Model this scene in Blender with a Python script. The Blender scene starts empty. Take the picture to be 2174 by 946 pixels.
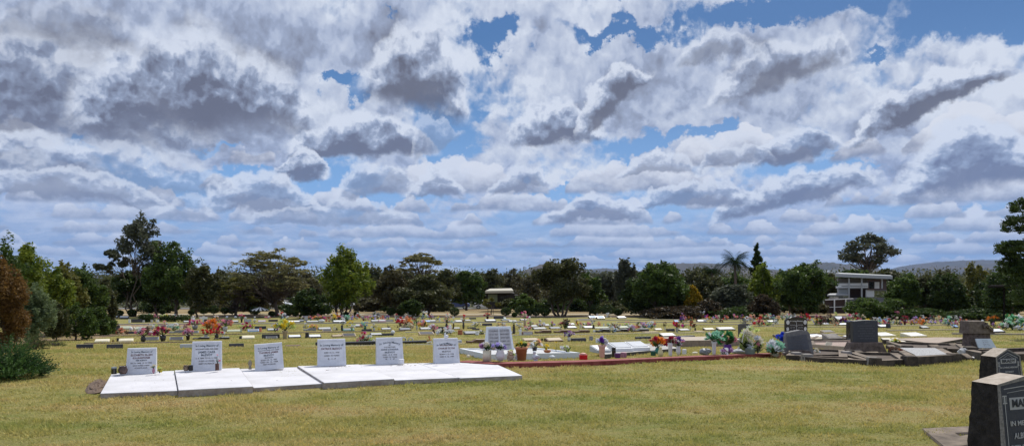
import bpy, math, random
import numpy as np
from mathutils import Vector, Matrix, noise as mnoise
R = math.radians
rnd = random.Random(7)
sc = bpy.context.scene
COL = sc.collection

# ------------------------------------------------------------------ terrain and camera frame
F, HX, HY, CH = 1650.0, 1087.0, 585.0, 1.6
TY = [-200, 0, 12.7, 15, 20, 31, 39, 47, 55, 65, 75, 95, 120, 200, 400, 700, 1500, 9000, 20000]
TD = [1.6, 1.6, 1.6, 1.68, 1.98, 2.82, 3.19, 3.47, 3.70, 3.87, 3.98, 4.45, 5.15, 8.0, 17, 28, 40, 45, 45]
def gz(Y):
    return CH - float(np.interp(Y, TY, TD))
def G(px, py, dz=0.0):
    """the ground point seen at a photo pixel, dz above the ground"""
    lo, hi = 4.0, 140.0
    for _ in range(50):
        m = (lo + hi) / 2
        if HY + (CH - gz(m) - dz) * F / m > py: lo = m
        else: hi = m
    Y = (lo + hi) / 2
    return Vector(((px - HX) / F * Y, Y, gz(Y)))
def XZ(px, py, Y):
    return Vector(((px - HX) / F * Y, Y, CH + (HY - py) / F * Y))
ROW = R(20)          # the graves' rows run off to the right and away

# ------------------------------------------------------------------ materials
MATS = {}
def mat(name, rgb, rough=0.7, var=0.12, scale=6.0, bump=0.0, spec=0.3, second=None, metallic=0, transl=0):
    if name in MATS: return MATS[name]
    m = bpy.data.materials.new(name); m.use_nodes = True
    nt = m.node_tree; N = nt.nodes; L = nt.links
    b = N['Principled BSDF']; b.inputs['Roughness'].default_value = rough
    b.inputs['Specular IOR Level'].default_value = spec
    b.inputs['Metallic'].default_value = metallic
    tc = N.new('ShaderNodeTexCoord'); no = N.new('ShaderNodeTexNoise')
    no.inputs['Scale'].default_value = scale; no.inputs['Detail'].default_value = 6
    no.inputs['Roughness'].default_value = 0.65
    L.new(tc.outputs['Object'], no.inputs['Vector'])
    rp = N.new('ShaderNodeValToRGB'); rp.color_ramp.elements[0].position = 0.3; rp.color_ramp.elements[1].position = 0.7
    c2 = second or tuple(min(1, c * (1 + var)) for c in rgb)
    c1 = tuple(c * (1 - var) for c in rgb) if not second else rgb
    rp.color_ramp.elements[0].color = (*c1, 1); rp.color_ramp.elements[1].color = (*c2, 1)
    L.new(no.outputs['Fac'], rp.inputs['Fac']); L.new(rp.outputs['Color'], b.inputs['Base Color'])
    if bump:
        bm = N.new('ShaderNodeBump'); bm.inputs['Strength'].default_value = bump; bm.inputs['Distance'].default_value = 0.01
        n2 = N.new('ShaderNodeTexNoise'); n2.inputs['Scale'].default_value = scale * 5; n2.inputs['Detail'].default_value = 5
        L.new(tc.outputs['Object'], n2.inputs['Vector']); L.new(n2.outputs['Fac'], bm.inputs['Height'])
        L.new(bm.outputs['Normal'], b.inputs['Normal'])
    if transl:
        tr = N.new('ShaderNodeBsdfTranslucent'); mx = N.new('ShaderNodeMixShader'); mx.inputs[0].default_value = transl
        L.new(rp.outputs['Color'], tr.inputs['Color']); L.new(b.outputs[0], mx.inputs[1]); L.new(tr.outputs[0], mx.inputs[2])
        L.new(mx.outputs[0], N['Material Output'].inputs[0])
    MATS[name] = m
    return m
C = dict(white=(.74,.75,.77), cream=(.72,.66,.5), black=(.016,.016,.02), dark=(.04,.036,.036), grey=(.24,.25,.27), pale=(.45,.46,.46),
         tan=(.42,.33,.22), brown=(.13,.075,.045), terracotta=(.42,.15,.07), red=(.62,.02,.03), crimson=(.4,.01,.05), pink=(.75,.25,.34),
         magenta=(.65,.04,.34), salmon=(.72,.28,.18), peach=(.8,.45,.25), orange=(.8,.24,.02), yellow=(.8,.6,.03), lime=(.6,.68,.22),
         green=(.03,.22,.06), mint=(.3,.6,.42), teal=(.05,.24,.22), blue=(.02,.06,.55), skyblue=(.3,.45,.7), purple=(.13,.03,.3),
         violet=(.5,.42,.85), lilac=(.48,.28,.5), maroon=(.12,.012,.02), leaf=(.035,.07,.02), rust=(.35,.13,.03), mauve=(.42,.2,.26), sage=(.42,.45,.33))
def cm(c, petal=False):
    if petal: return mat('petal_' + c, C[c], rough=0.75, var=0.25, scale=25, transl=0.3)
    if c in ('white', 'cream', 'pale', 'tan', 'sage'): return mat('stone_' + c, C[c], rough=0.6, var=0.07, scale=9, bump=0.15)
    if c in ('black', 'dark', 'grey', 'maroon'): return mat('granite_' + c, C[c], rough=0.35, var=0.3, scale=30, spec=0.5)
    return mat('glazed_' + c, C[c], rough=0.5, var=0.15, scale=8)

# ------------------------------------------------------------------ mesh builder
class MB:
    def __init__(s): s.v = []; s.f = []; s.m = []; s.mats = []; s.cur = 0
    def use(s, m):
        if m not in s.mats: s.mats.append(m)
        s.cur = s.mats.index(m); return s
    def add(s, vs, fs, M=None):
        o = len(s.v)
        s.v += [tuple(M @ Vector(v)) if M else tuple(v) for v in vs]
        s.f += [[i + o for i in f] for f in fs]; s.m += [s.cur] * len(fs); return s
    def box(s, x0, x1, y0, y1, z0, z1, M=None):
        return s.frust((x0, x1, y0, y1), (x0, x1, y0, y1), z0, z1, M)
    def frust(s, a, b, z0, z1, M=None):
        vs = [(a[0],a[2],z0),(a[1],a[2],z0),(a[1],a[3],z0),(a[0],a[3],z0),(b[0],b[2],z1),(b[1],b[2],z1),(b[1],b[3],z1),(b[0],b[3],z1)]
        return s.add(vs, [(0,3,2,1),(4,5,6,7),(0,1,5,4),(1,2,6,5),(2,3,7,6),(3,0,4,7)], M)
    def prism(s, poly, y0, y1, M=None):
        """polygon in x,z extruded along y"""
        n = len(poly)
        vs = [(p[0], y0, p[1]) for p in poly] + [(p[0], y1, p[1]) for p in poly]
        fs = [tuple(range(n)), tuple(range(2*n-1, n-1, -1))] + [((i+1) % n, i, i+n, (i+1) % n + n) for i in range(n)]
        return s.add(vs, fs, M)
    def hull(s, top, bot):
        """quad slab from 4 top and 4 bottom points"""
        vs = list(bot) + list(top)
        return s.add(vs, [(0,3,2,1),(4,5,6,7),(0,1,5,4),(1,2,6,5),(2,3,7,6),(3,0,4,7)])
    def lathe(s, prof, n=16, M=None, cap=True):
        vs = []; fs = []
        for r, z in prof:
            for i in range(n):
                a = 2*math.pi*i/n; vs.append((r*math.cos(a), r*math.sin(a), z))
        for k in range(len(prof)-1):
            for i in range(n):
                j = (i+1) % n; fs.append((k*n+i, k*n+j, (k+1)*n+j, (k+1)*n+i))
        if cap: fs += [tuple(range(n-1, -1, -1)), tuple(range((len(prof)-1)*n, len(prof)*n))]
        return s.add(vs, fs, M)
    def tube(s, pts, radii, n=6):
        pts = [Vector(p) for p in pts]; vs = []; fs = []
        for k, p in enumerate(pts):
            d = (pts[min(k+1, len(pts)-1)] - pts[max(k-1, 0)]).normalized()
            a = d.orthogonal().normalized(); b = d.cross(a)
            for i in range(n):
                t = 2*math.pi*i/n; vs.append(p + (a*math.cos(t) + b*math.sin(t))*radii[k])
        for k in range(len(pts)-1):
            for i in range(n):
                j = (i+1) % n; fs.append((k*n+i, k*n+j, (k+1)*n+j, (k+1)*n+i))
        fs += [tuple(range(n-1, -1, -1)), tuple(range((len(pts)-1)*n, len(pts)*n))]
        return s.add(vs, fs)
    def ball(s, c, r, nu=10, nv=7, jit=0.0, sq=(1,1,1)):
        vs = []; fs = []
        for j in range(nv+1):
            ph = math.pi*j/nv
            for i in range(nu):
                th = 2*math.pi*i/nu
                k = r*(1 + rnd.uniform(-jit, jit))
                vs.append((c[0]+k*sq[0]*math.sin(ph)*math.cos(th), c[1]+k*sq[1]*math.sin(ph)*math.sin(th), c[2]+k*sq[2]*math.cos(ph)))
        for j in range(nv):
            for i in range(nu):
                i2 = (i+1) % nu; fs.append((j*nu+i, (j+1)*nu+i, (j+1)*nu+i2, j*nu+i2))
        return s.add(vs, fs)
    def build(s, name, m=None, parent=None, smooth=False, loc=None, rotz=0, bevel=0):
        me = bpy.data.meshes.new(name); me.from_pydata(s.v, [], s.f); me.update()
        for x in (s.mats or [m]): me.materials.append(x)
        if s.mats: me.polygons.foreach_set('material_index', s.m)
        if smooth: me.polygons.foreach_set('use_smooth', [True]*len(s.f))
        o = bpy.data.objects.new(name, me); COL.objects.link(o)
        if parent: o.parent = parent
        if loc is not None: o.location = loc
        o.rotation_euler.z = rotz
        if bevel:
            b = o.modifiers.new('edge', 'BEVEL'); b.width = bevel; b.segments = 2; b.limit_method = 'ANGLE'; b.angle_limit = R(35)
        return o
def npmesh(name, V, Fq, m, parent=None, nv=4):
    """fast mesh of separate nv-gons"""
    me = bpy.data.meshes.new(name); n = len(Fq)
    me.vertices.add(len(V)); me.vertices.foreach_set('co', np.asarray(V, dtype=np.float32).ravel())
    me.loops.add(n*nv); me.loops.foreach_set('vertex_index', np.asarray(Fq, dtype=np.int32).ravel())
    me.polygons.add(n); me.polygons.foreach_set('loop_start', np.arange(0, n*nv, nv, dtype=np.int32))
    me.polygons.foreach_set('loop_total', np.full(n, nv, dtype=np.int32))
    me.update(calc_edges=True); me.materials.append(m)
    o = bpy.data.objects.new(name, me); COL.objects.link(o)
    if parent: o.parent = parent
    return o
def tag(o, label=None, cat=None, group=None, kind=None):
    if label: o['label'] = label
    if cat: o['category'] = cat
    if group: o['group'] = group
    if kind: o['kind'] = kind
    return o
def thing(name, label, cat, loc=(0,0,0), rotz=0, group=None):
    o = bpy.data.objects.new(name, None); COL.objects.link(o); o.empty_display_size = 0.1
    o.location = loc; o.rotation_euler.z = rotz
    return tag(o, label, cat, group)
def text_mesh(name, s, size, m, parent, loc, rot, bold=0.0, width=None, extrude=0.001, align='CENTER'):
    cu = bpy.data.curves.new(name, 'FONT'); cu.body = s; cu.size = size; cu.align_x = align; cu.align_y = 'CENTER'
    cu.extrude = extrude; cu.offset = bold; cu.resolution_u = 2
    t = bpy.data.objects.new(name + '_tmp', cu); COL.objects.link(t)
    me = bpy.data.meshes.new_from_object(t.evaluated_get(bpy.context.evaluated_depsgraph_get()))
    bpy.data.objects.remove(t); bpy.data.curves.remove(cu)
    if width and len(me.vertices):
        xs = [v.co.x for v in me.vertices]; k = width / max(1e-6, max(xs)-min(xs))
        for v in me.vertices: v.co.x *= k
    me.materials.clear(); me.materials.append(m); me.name = name
    o = bpy.data.objects.new(name, me); COL.objects.link(o); o.parent = parent
    o.location = loc; o.rotation_euler = rot
    return o
# ------------------------------------------------------------------ camera, sun, sky
cd = bpy.data.cameras.new('camera'); cam = bpy.data.objects.new('camera', cd); COL.objects.link(cam)
cam.location = (0, 0, CH); cam.rotation_euler = (R(90), 0, 0)
cd.sensor_width = 36; cd.lens = 36*F/2174; cd.shift_y = (HY-473)/2174; cd.clip_end = 60000; cd.clip_start = 0.1
sc.camera = cam
SUN_EL, SUN_AZ = 50.0, 22.0      # azimuth clockwise from the view direction (+Y)
sd = bpy.data.lights.new('sun', 'SUN'); sd.energy = 4.2; sd.angle = R(0.53); sd.color = (1, .95, .86)
sun = bpy.data.objects.new('sun', sd); COL.objects.link(sun)
dv = Vector((math.sin(R(SUN_AZ))*math.cos(R(SUN_EL)), math.cos(R(SUN_AZ))*math.cos(R(SUN_EL)), math.sin(R(SUN_EL))))
sun.rotation_euler = dv.to_track_quat('Z', 'Y').to_euler()
sc.view_settings.view_transform = 'Standard'; sc.view_settings.look = 'None'
sc.view_settings.exposure = 0.0; sc.view_settings.gamma = 1.0; sc.view_settings.use_curve_mapping = False
sc.render.engine = 'CYCLES'
sc.cycles.max_bounces = 4; sc.cycles.diffuse_bounces = 2; sc.cycles.glossy_bounces = 2; sc.cycles.transparent_max_bounces = 6; sc.cycles.caustics_reflective = False; sc.cycles.caustics_refractive = False

w = bpy.data.worlds.new('World'); sc.world = w; w.use_nodes = True
nt = w.node_tree; N = nt.nodes; L = nt.links
w.cycles.sampling_method = 'MANUAL'; w.cycles.sample_map_resolution = 256
bg = N['Background']; bg.inputs['Strength'].default_value = 0.1
def lnk(a, b): L.new(a, b)
def val(x, sock):
    if isinstance(x, (int, float)): sock.default_value = x
    else: lnk(x, sock)
def mth(op, a, b=0.0, c=0.0, clamp=False):
    n = N.new('ShaderNodeMath'); n.operation = op; n.use_clamp = clamp
    val(a, n.inputs[0]); val(b, n.inputs[1]); val(c, n.inputs[2]); return n.outputs[0]
def mapr(x, a, b, c=0.0, d=1.0, smooth=True):
    n = N.new('ShaderNodeMapRange'); n.interpolation_type = 'SMOOTHSTEP' if smooth else 'LINEAR'
    val(x, n.inputs[0]); n.inputs[1].default_value = a; n.inputs[2].default_value = b
    n.inputs[3].default_value = c; n.inputs[4].default_value = d; return n.outputs[0]
def vec(x, y, z=0.0):
    n = N.new('ShaderNodeCombineXYZ'); val(x, n.inputs[0]); val(y, n.inputs[1]); val(z, n.inputs[2]); return n.outputs[0]
def vm(op, a, b, s=None):
    n = N.new('ShaderNodeVectorMath'); n.operation = op; lnk(a, n.inputs[0])
    if isinstance(b, tuple): n.inputs[1].default_value = b
    elif b is not None: lnk(b, n.inputs[1])
    if s is not None: val(s, n.inputs['Scale'])
    return n.outputs[0]
def nse(v, scale, detail=7, rough=0.55, dist=0.0, color=False, lac=2.0):
    n = N.new('ShaderNodeTexNoise'); n.noise_dimensions = '3D'; lnk(v, n.inputs['Vector'])
    n.inputs['Scale'].default_value = scale; n.inputs['Detail'].default_value = detail
    n.inputs['Roughness'].default_value = rough; n.inputs['Distortion'].default_value = dist; n.inputs['Lacunarity'].default_value = lac
    return n.outputs['Color' if color else 'Fac']
def mixc(f, a, b):
    n = N.new('ShaderNodeMix'); n.data_type = 'RGBA'; val(f, n.inputs[0])
    for x, s in ((a, n.inputs[6]), (b, n.inputs[7])):
        if isinstance(x, tuple): s.default_value = (*x, 1)
        else: lnk(x, s)
    return n.outputs[2]
sky = N.new('ShaderNodeTexSky'); sky.sky_type = 'NISHITA'; sky.sun_disc = False
sky.sun_elevation = R(SUN_EL); sky.sun_rotation = R(SUN_AZ)
tc = N.new('ShaderNodeTexCoord'); sx = N.new('ShaderNodeSeparateXYZ'); lnk(tc.outputs['Generated'], sx.inputs[0])
X_, Y_, Z_ = sx.outputs
az = mth('ARCTAN2', X_, Y_); hor = mth('SQRT', mth('ADD', mth('MULTIPLY', X_, X_), mth('MULTIPLY', Y_, Y_)))
el = mth('ARCTAN2', Z_, hor)
def ae(px, py):
    a = math.atan((px-HX)/F); return a, math.atan((HY-py)/F*math.cos(a))
S = vec(az, el)
elc = mth('MAXIMUM', el, 0.0)
# the cloud layers overhead, seen in perspective
ws = vm('SUBTRACT', nse(S, 13, 7, 0.62, color=True), (0.5, 0.5, 0.5))
ws2 = vm('SUBTRACT', nse(S, 45, 5, 0.6, color=True), (0.5, 0.5, 0.5))
def warped(base, k=0.085):
    return vm('ADD', vm('ADD', base, vm('SCALE', ws, None, k)), vm('SCALE', ws2, None, 0.02))
def blobs(Sv, lst):
    """sum of soft ellipses given in photo pixels: x, y, rx, ry, tilt, amount"""
    tot = None
    for (px, py, rx, ry, tilt, amp) in lst:
        a, e = ae(px, py)
        mp = N.new('ShaderNodeMapping'); mp.vector_type = 'TEXTURE'
        mp.inputs['Location'].default_value = (a, e, 0); mp.inputs['Rotation'].default_value = (0, 0, R(tilt))
        mp.inputs['Scale'].default_value = (rx/F, ry/F, 1)
        lnk(Sv, mp.inputs[0])
        g = N.new('ShaderNodeTexGradient'); g.gradient_type = 'QUADRATIC_SPHERE'; lnk(mp.outputs[0], g.inputs[0])
        tot = mth('MULTIPLY_ADD', g.outputs['Fac'], amp, tot if tot is not None else 0.0)
    return tot
DARK = [ (70,120,360,220,0,1.0),(330,200,380,170,0,1.1),(560,130,330,150,8,.8),(400,30,400,70,0,.35),(860,110,200,160,-20,.8),
 (760,300,250,70,0,.5),(1190,250,170,80,10,.6),(1320,180,150,70,38,.7),(1560,110,300,70,8,.45),(1940,215,230,48,22,.6),(2060,335,170,100,18,.6),(200,400,420,60,0,.45),(1650,400,330,62,10,.4) ]
HOLE = [ (470,300,120,26,4,.75),(150,330,90,20,0,.6),(250,240,40,60,0,.5),(1000,250,70,40,0,.6),(1440,190,60,20,0,.4),(1240,400,120,20,0,.8),(1800,340,110,22,0,.7),(1860,120,80,20,10,.5),(720,395,60,24,0,.7),(1060,85,110,50,0,1.3),(1310,62,190,42,2,1.3),(720,178,110,38,10,1.1),(410,388,260,45,4,1.25),(950,335,90,120,0,1.0),(1370,298,110,40,0,.9),
 (1530,295,200,32,0,1.1),(1130,418,170,40,0,1.0),(1700,15,360,60,3,1.4),(2090,30,260,70,-4,1.4),(1160,170,0.1,0.1,0,0),(840,20,60,30,0,.5),(2140,300,70,30,0,.3),(560,390,80,25,0,.4) ]
def billow(Sv, sc_, det=3.0, rough=0.6):
    n = N.new('ShaderNodeTexVoronoi'); n.voronoi_dimensions = '2D'; n.feature = 'SMOOTH_F1'; n.normalize = True
    lnk(Sv, n.inputs['Vector']); n.inputs['Scale'].default_value = sc_; n.inputs['Detail'].default_value = det
    n.inputs['Roughness'].default_value = rough; n.inputs['Smoothness'].default_value = 0.6
    return mth('SUBTRACT', 1.0, n.outputs['Distance'])
def persp(Sv, dx, de):       # azimuth / elevation, squeezed towards the horizon like flat cloud bases
    sq = mth('MULTIPLY', mth('LOGARITHM', mth('ADD', elc, 0.10), math.e), 0.36)
    sp = N.new('ShaderNodeSeparateXYZ'); lnk(Sv, sp.inputs[0])
    x = mth('MULTIPLY', sp.outputs[0], 1.15)
    dy = mth('MULTIPLY', mth('SUBTRACT', sp.outputs[1], el), 2.0)
    return vec(mth('ADD', x, dx), mth('ADD', mth('ADD', sq, dy), mth('DIVIDE', de*0.36, mth('ADD', elc, 0.10)) if de else 0.0))
WS1 = vm('ADD', S, vm('SCALE', ws, None, 0.03))
BL0 = blobs(warped(S), DARK)
def thickness(dx, de, B=None):
    P_ = persp(WS1, dx, de)
    f1 = nse(P_, 6.5, 6, 0.52)
    f2 = nse(P_, 19.0, 4, 0.52)
    base = mth('ADD', mth('MULTIPLY', f1, 1.0), mth('MULTIPLY', f2, 0.45))
    return mth('ADD', mth('SUBTRACT', base, 0.73), mth('MULTIPLY', BL0, 0.50))
T0 = thickness(0, 0)
T1 = thickness(-0.005, 0.018)       # towards the light from above
PB = persp(vm('ADD', S, vm('SCALE', ws2, None, 0.012)), 0, 0)
PB1 = vm('ADD', PB, (-0.003, 0.012, 0.0))
fineb = nse(PB, 40, 4, 0.6)
bl = mth('SUBTRACT', billow(PB, 22), billow(PB1, 22))
holes = blobs(vm('ADD', warped(S, 0.11), vm('SCALE', ws2, None, 0.03)), HOLE)
veil = mth('ADD', nse(vm('ADD', persp(WS1, 0, 0), (3.1, 7.7, 0.0)), 5.0, 8, 0.58), mth('MULTIPLY', mth('MAXIMUM', T0, -0.1), 0.55))
lowopen = mapr(el, R(2), R(12), -0.02, 0.10)
covraw = mth('SUBTRACT', mth('ADD', veil, lowopen), mth('MULTIPLY', holes, 0.55))
covraw = mth('ADD', covraw, mth('MULTIPLY', bl, 0.25))
cover = mapr(covraw, 0.40, 0.57)
lit = mth('SUBTRACT', T0, T1)        # + : a lit top edge, - : a shaded base
grey = mth('ADD', mapr(T0, -0.16, 0.60, smooth=False), mth('MULTIPLY', lit, -1.5))
grey = mth('ADD', grey, mth('MULTIPLY', bl, -0.8), clamp=True)
K = 10.0
def k(*c): return tuple(x*K for x in c)
lowm = mapr(el, R(1.5), R(12))
dark_c = mixc(lowm, k(.18,.24,.43), k(.150,.158,.210))
white_c = mixc(mapr(el, R(0.5), R(8)), k(.50,.58,.80), k(.67,.73,.85))
mid_c = mixc(lowm, k(.34,.45,.72), k(.37,.44,.61))
m1 = mixc(mapr(grey, 0.02, 0.42, smooth=False), white_c, mid_c)
ccol = mixc(mapr(grey, 0.36, 0.85, smooth=False), m1, dark_c)
blue_c = mixc(mapr(el, R(2), R(18)), k(.20,.43,.84), k(.035,.150,.40))
skyc = mixc(0.85, sky.outputs[0], blue_c)
out = mixc(cover, skyc, ccol)
# rows of small cumulus with flat bases, one behind the other down to the horizon
bank = mapr(nse(vm('MULTIPLY', WS1, (9.0, 60.0, 1.0)), 1.0, 6, 0.6), 0.40, 0.64)
bankm = mth('MULTIPLY', mapr(el, R(2.0), R(6.5), 1, 0), 0.8)
out = mixc(bankm, out, mixc(bank, k(.25,.38,.64), k(.47,.57,.77)))
puff = mth('SUBTRACT', billow(vm('MULTIPLY', S, (1.0, 1.35, 1.0)), 34, 3.0, 0.6), 0.5)
wav = nse(S, 9, 4, 0.55)
wob = mth('SUBTRACT', wav, 0.5)
for i, (be, hh, fr, th_, wt) in enumerate([(0.7,.55,15,.41,.75),(1.3,.7,13,.42,.8),(2.0,.9,12,.43,.85),(2.8,1.1,10,.44,.85),(3.7,1.4,9,.44,.85),(4.7,1.7,7.5,.46,.9),(6.0,2.4,6,.48,.9),(7.8,2.9,5,.50,.9)]):
    hN = nse(vec(mth('ADD', mth('MULTIPLY', az, fr), 13.7*i+2.2), 0.37*i, i*1.7), 1.0, 3, 0.6)
    H = mth('MULTIPLY', mth('SUBTRACT', hN, th_), R(hh)*6.0)
    e0 = mth('SUBTRACT', mth('ADD', el, mth('MULTIPLY', wob, R(0.8+0.12*be))), R(be))
    top = mth('ADD', H, mth('MULTIPLY', puff, R(0.85+0.45*hh)))
    d = mth('SUBTRACT', top, e0)
    a_ = mth('MULTIPLY', mapr(d, 0.0, R(0.12+0.05*hh)), mapr(e0, R(-0.05-.03*hh), R(0.12+0.05*hh)))
    a_ = mth('MULTIPLY', a_, mapr(H, 0.0, R(0.25)))
    sh = mapr(mth('ADD', mth('ADD', e0, mth('MULTIPLY', puff, R(0.9*hh))), mth('MULTIPLY', mth('SUBTRACT', fineb, 0.5), R(0.6*hh))), 0.0, R(0.55+0.7*hh))
    t = min(1, be/8.0)
    base_c = k(.22, .32-.06*t, .55-.16*t); top_c = k(.62+.10*t, .69+.07*t, .86)
    out = mixc(mth('MULTIPLY', a_, wt), out, mixc(sh, base_c, top_c))
def cumulus(out, px, py, wd, ht, tilt, alpha, dk, soft=1.0, blue=0.0):
    """one cloud: photo pixel of the middle of its base, half width, height"""
    a, e = ae(px, py)
    c_, s_ = math.cos(R(tilt)), math.sin(R(tilt)); kw, kh = F/wd, F/ht
    x = mth('MULTIPLY_ADD', WX, c_*kw, mth('MULTIPLY_ADD', WY, s_*kw, -(a*c_+e*s_)*kw))
    y = mth('MULTIPLY_ADD', WX, -s_*kh, mth('MULTIPLY_ADD', WY, c_*kh, (a*s_-e*c_)*kh))
    prof = mth('SUBTRACT', 1.0, mth('MULTIPLY', x, x))
    kx = min(1.0, 60/ht)
    d = mth('SUBTRACT', mth('ADD', prof, mth('MULTIPLY', puff2, 0.9*(0.5+kx))), y)
    a1 = mth('MULTIPLY', mapr(d, -0.01, 0.17*soft), mapr(y, -0.12*soft, 0.07*soft))
    a1 = mth('MULTIPLY', a1, mapr(prof, -0.25, 0.35))
    dens = mth('ADD', mth('SUBTRACT', mth('MINIMUM', d, 1.1), mth('MULTIPLY', y, 0.25)), mth('ADD', mth('MULTIPLY', mth('SUBTRACT', fineb, 0.5), -0.9), mth('MULTIPLY', bl, -1.5)))
    sh = mapr(dens, 0.10, 0.85, smooth=False)
    low = 1-min(1, max(0, (585-py)/400.0))
    b_ = max(low, blue)
    dkc = k(.135+.05*b_, .143+.10*b_, .192+.22*b_); hi = k(.70-.06*b_, .755-.04*b_, .87); md = k(.33, .395+.03*b_, .55+.08*b_)
    c = mixc(mapr(sh, 0.0, 0.45, smooth=False), hi, md); c = mixc(mapr(sh, 0.35, 0.35+0.65/dk, smooth=False), c, dkc)
    return mixc(mth('MULTIPLY', a1, alpha), out, c)
WC = vm('ADD', vm('ADD', S, vm('SCALE', ws, None, 0.05)), vm('SCALE', ws2, None, 0.014))
spw = N.new('ShaderNodeSeparateXYZ'); lnk(WC, spw.inputs[0]); WX, WY = spw.outputs[0], spw.outputs[1]
puff2 = mth('SUBTRACT', billow(S, 17, 4.0, 0.6), 0.5)
for c in [(60,285,330,200,0,.8,1.0,2.2),(420,262,250,190,4,.92,1.25,1.9),(150,90,170,70,0,.4,.7,2),(50,372,140,70,0,.8,1.05,1.4),(880,215,130,165,-14,.9,1.1,1.4),
          (250,400,230,70,0,.55,.7,1.3),(765,325,165,75,3,.95,1.15,1.1),(640,372,62,48,0,.95,1.15,1.0),(930,310,60,60,30,.5,.5,1),(570,445,130,68,0,.85,.8,1),(800,415,80,62,10,.75,.7,1),
          (925,422,60,50,0,.8,.8,1),(1185,298,112,78,6,.95,1.2,1.0),(1310,225,95,60,42,.9,1.1,1.0),(1650,180,150,72,14,.75,1.0,1.5),(1520,125,90,40,0,.6,.8,1.4),
          (1965,238,150,52,20,.95,1.1,1.0),(2060,390,135,115,10,.95,1.05,1.2,.8),(1690,330,90,50,12,.9,.95,1.2,.5),(1690,435,170,60,14,.9,1.0,1.2,.7),(1480,440,130,46,0,.8,.9,1.0,.7),
          (1260,468,110,46,4,.85,.9,1.0,.6),(1100,400,70,35,12,.75,.8,1),(1390,368,80,36,0,.7,.8,1),(1560,350,80,30,10,.6,.7,1),(700,470,170,36,0,.6,.6,1),(130,425,190,42,0,.75,.8,1.1),(395,460,60,40,0,.5,.5,1)]:
    out = cumulus(out, *c)
# the nearest breaks of blue stay open through them
lnk(out, bg.inputs['Color'])
# ------------------------------------------------------------------ ground
LAWN_DRY, LAWN_MID, LAWN_GREEN, LAWN_STRAW = (.30,.245,.10), (.245,.225,.072), (.155,.18,.045), (.33,.265,.12)
BL_DRY, BL_MID, BL_GREEN = (.58,.45,.21), (.49,.43,.15), (.34,.36,.10)
def ground_material():
    m = bpy.data.materials.new('lawn_and_land'); m.use_nodes = True
    nt = m.node_tree; N = nt.nodes; L = nt.links; b = N['Principled BSDF']
    b.inputs['Roughness'].default_value = 0.95; b.inputs['Specular IOR Level'].default_value = 0.1
    tc = N.new('ShaderNodeTexCoord'); 
    def noise(scale, det=5, rough=.6, sc3=(1,1,1), dist=0):
        mp = N.new('ShaderNodeMapping'); mp.inputs['Scale'].default_value = sc3; mp.inputs['Rotation'].default_value = (0,0,-ROW)
        L.new(tc.outputs['Object'], mp.inputs[0]); n = N.new('ShaderNodeTexNoise'); n.inputs['Scale'].default_value = scale
        n.inputs['Detail'].default_value = det; n.inputs['Roughness'].default_value = rough; n.inputs['Distortion'].default_value = dist
        L.new(mp.outputs[0], n.inputs['Vector']); return n.outputs['Fac']
    def ramp(f, els):
        r = N.new('ShaderNodeValToRGB'); L.new(f, r.inputs[0]); e = r.color_ramp.elements
        e[0].position, e[0].color = els[0][0], (*els[0][1], 1); e[1].position, e[1].color = els[-1][0], (*els[-1][1], 1)
        for p, c in els[1:-1]: x = e.new(p); x.color = (*c, 1)
        return r.outputs['Color']
    def mix(f, a, c, mode='MIX'):
        n = N.new('ShaderNodeMix'); n.data_type = 'RGBA'; n.blend_type = mode
        if isinstance(f, float): n.inputs[0].default_value = f
        else: L.new(f, n.inputs[0])
        for x, s in ((a, n.inputs[6]), (c, n.inputs[7])):
            if isinstance(x, tuple): s.default_value = (*x, 1)
            else: L.new(x, s)
        return n.outputs[2]
    big = ramp(noise(.45, 9, .72, (.5, 1.5, 1)), [(.38, LAWN_DRY), (.48, LAWN_MID), (.60, LAWN_GREEN)])
    fine = noise(28, 8, .75)
    mid = noise(4.5, 6, .7, (.5, 1.2, 1))
    c = mix(ramp(mid, [(.40, (0,0,0)), (.62, (1,1,1))]), big, LAWN_STRAW)
    nm = N.new('ShaderNodeMix'); 
    c = mix(0.55, c, big)
    c = mix(0.85, c, ramp(fine, [(.32, (.42,.40,.36)), (.5, (.95,.95,.95)), (.68, (1.5,1.45,1.3))]), 'MULTIPLY')
    # dry field and scrub beyond the cemetery
    sp = N.new('ShaderNodeSeparateXYZ'); L.new(tc.outputs['Object'], sp.inputs[0])
    far = ramp(noise(.08, 6, .6), [(.35, (.24,.17,.09)), (.65, (.30,.24,.12))])
    mr = N.new('ShaderNodeMapRange'); L.new(sp.outputs['Y'], mr.inputs[0]); mr.inputs[1].default_value = 77; mr.inputs[2].default_value = 82
    c = mix(mr.outputs[0], c, far)
    mr2 = N.new('ShaderNodeMapRange'); L.new(sp.outputs['Y'], mr2.inputs[0]); mr2.inputs[1].default_value = 135; mr2.inputs[2].default_value = 170
    c = mix(mr2.outputs[0], c, ramp(noise(.02, 6, .6), [(.35, (.05,.06,.03)), (.65, (.11,.10,.05))]))
    L.new(c, b.inputs['Base Color'])
    bm = N.new('ShaderNodeBump'); bm.inputs['Strength'].default_value = .9; bm.inputs['Distance'].default_value = .03
    L.new(fine, bm.inputs['Height']); L.new(bm.outputs[0], b.inputs['Normal'])
    return m

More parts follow.
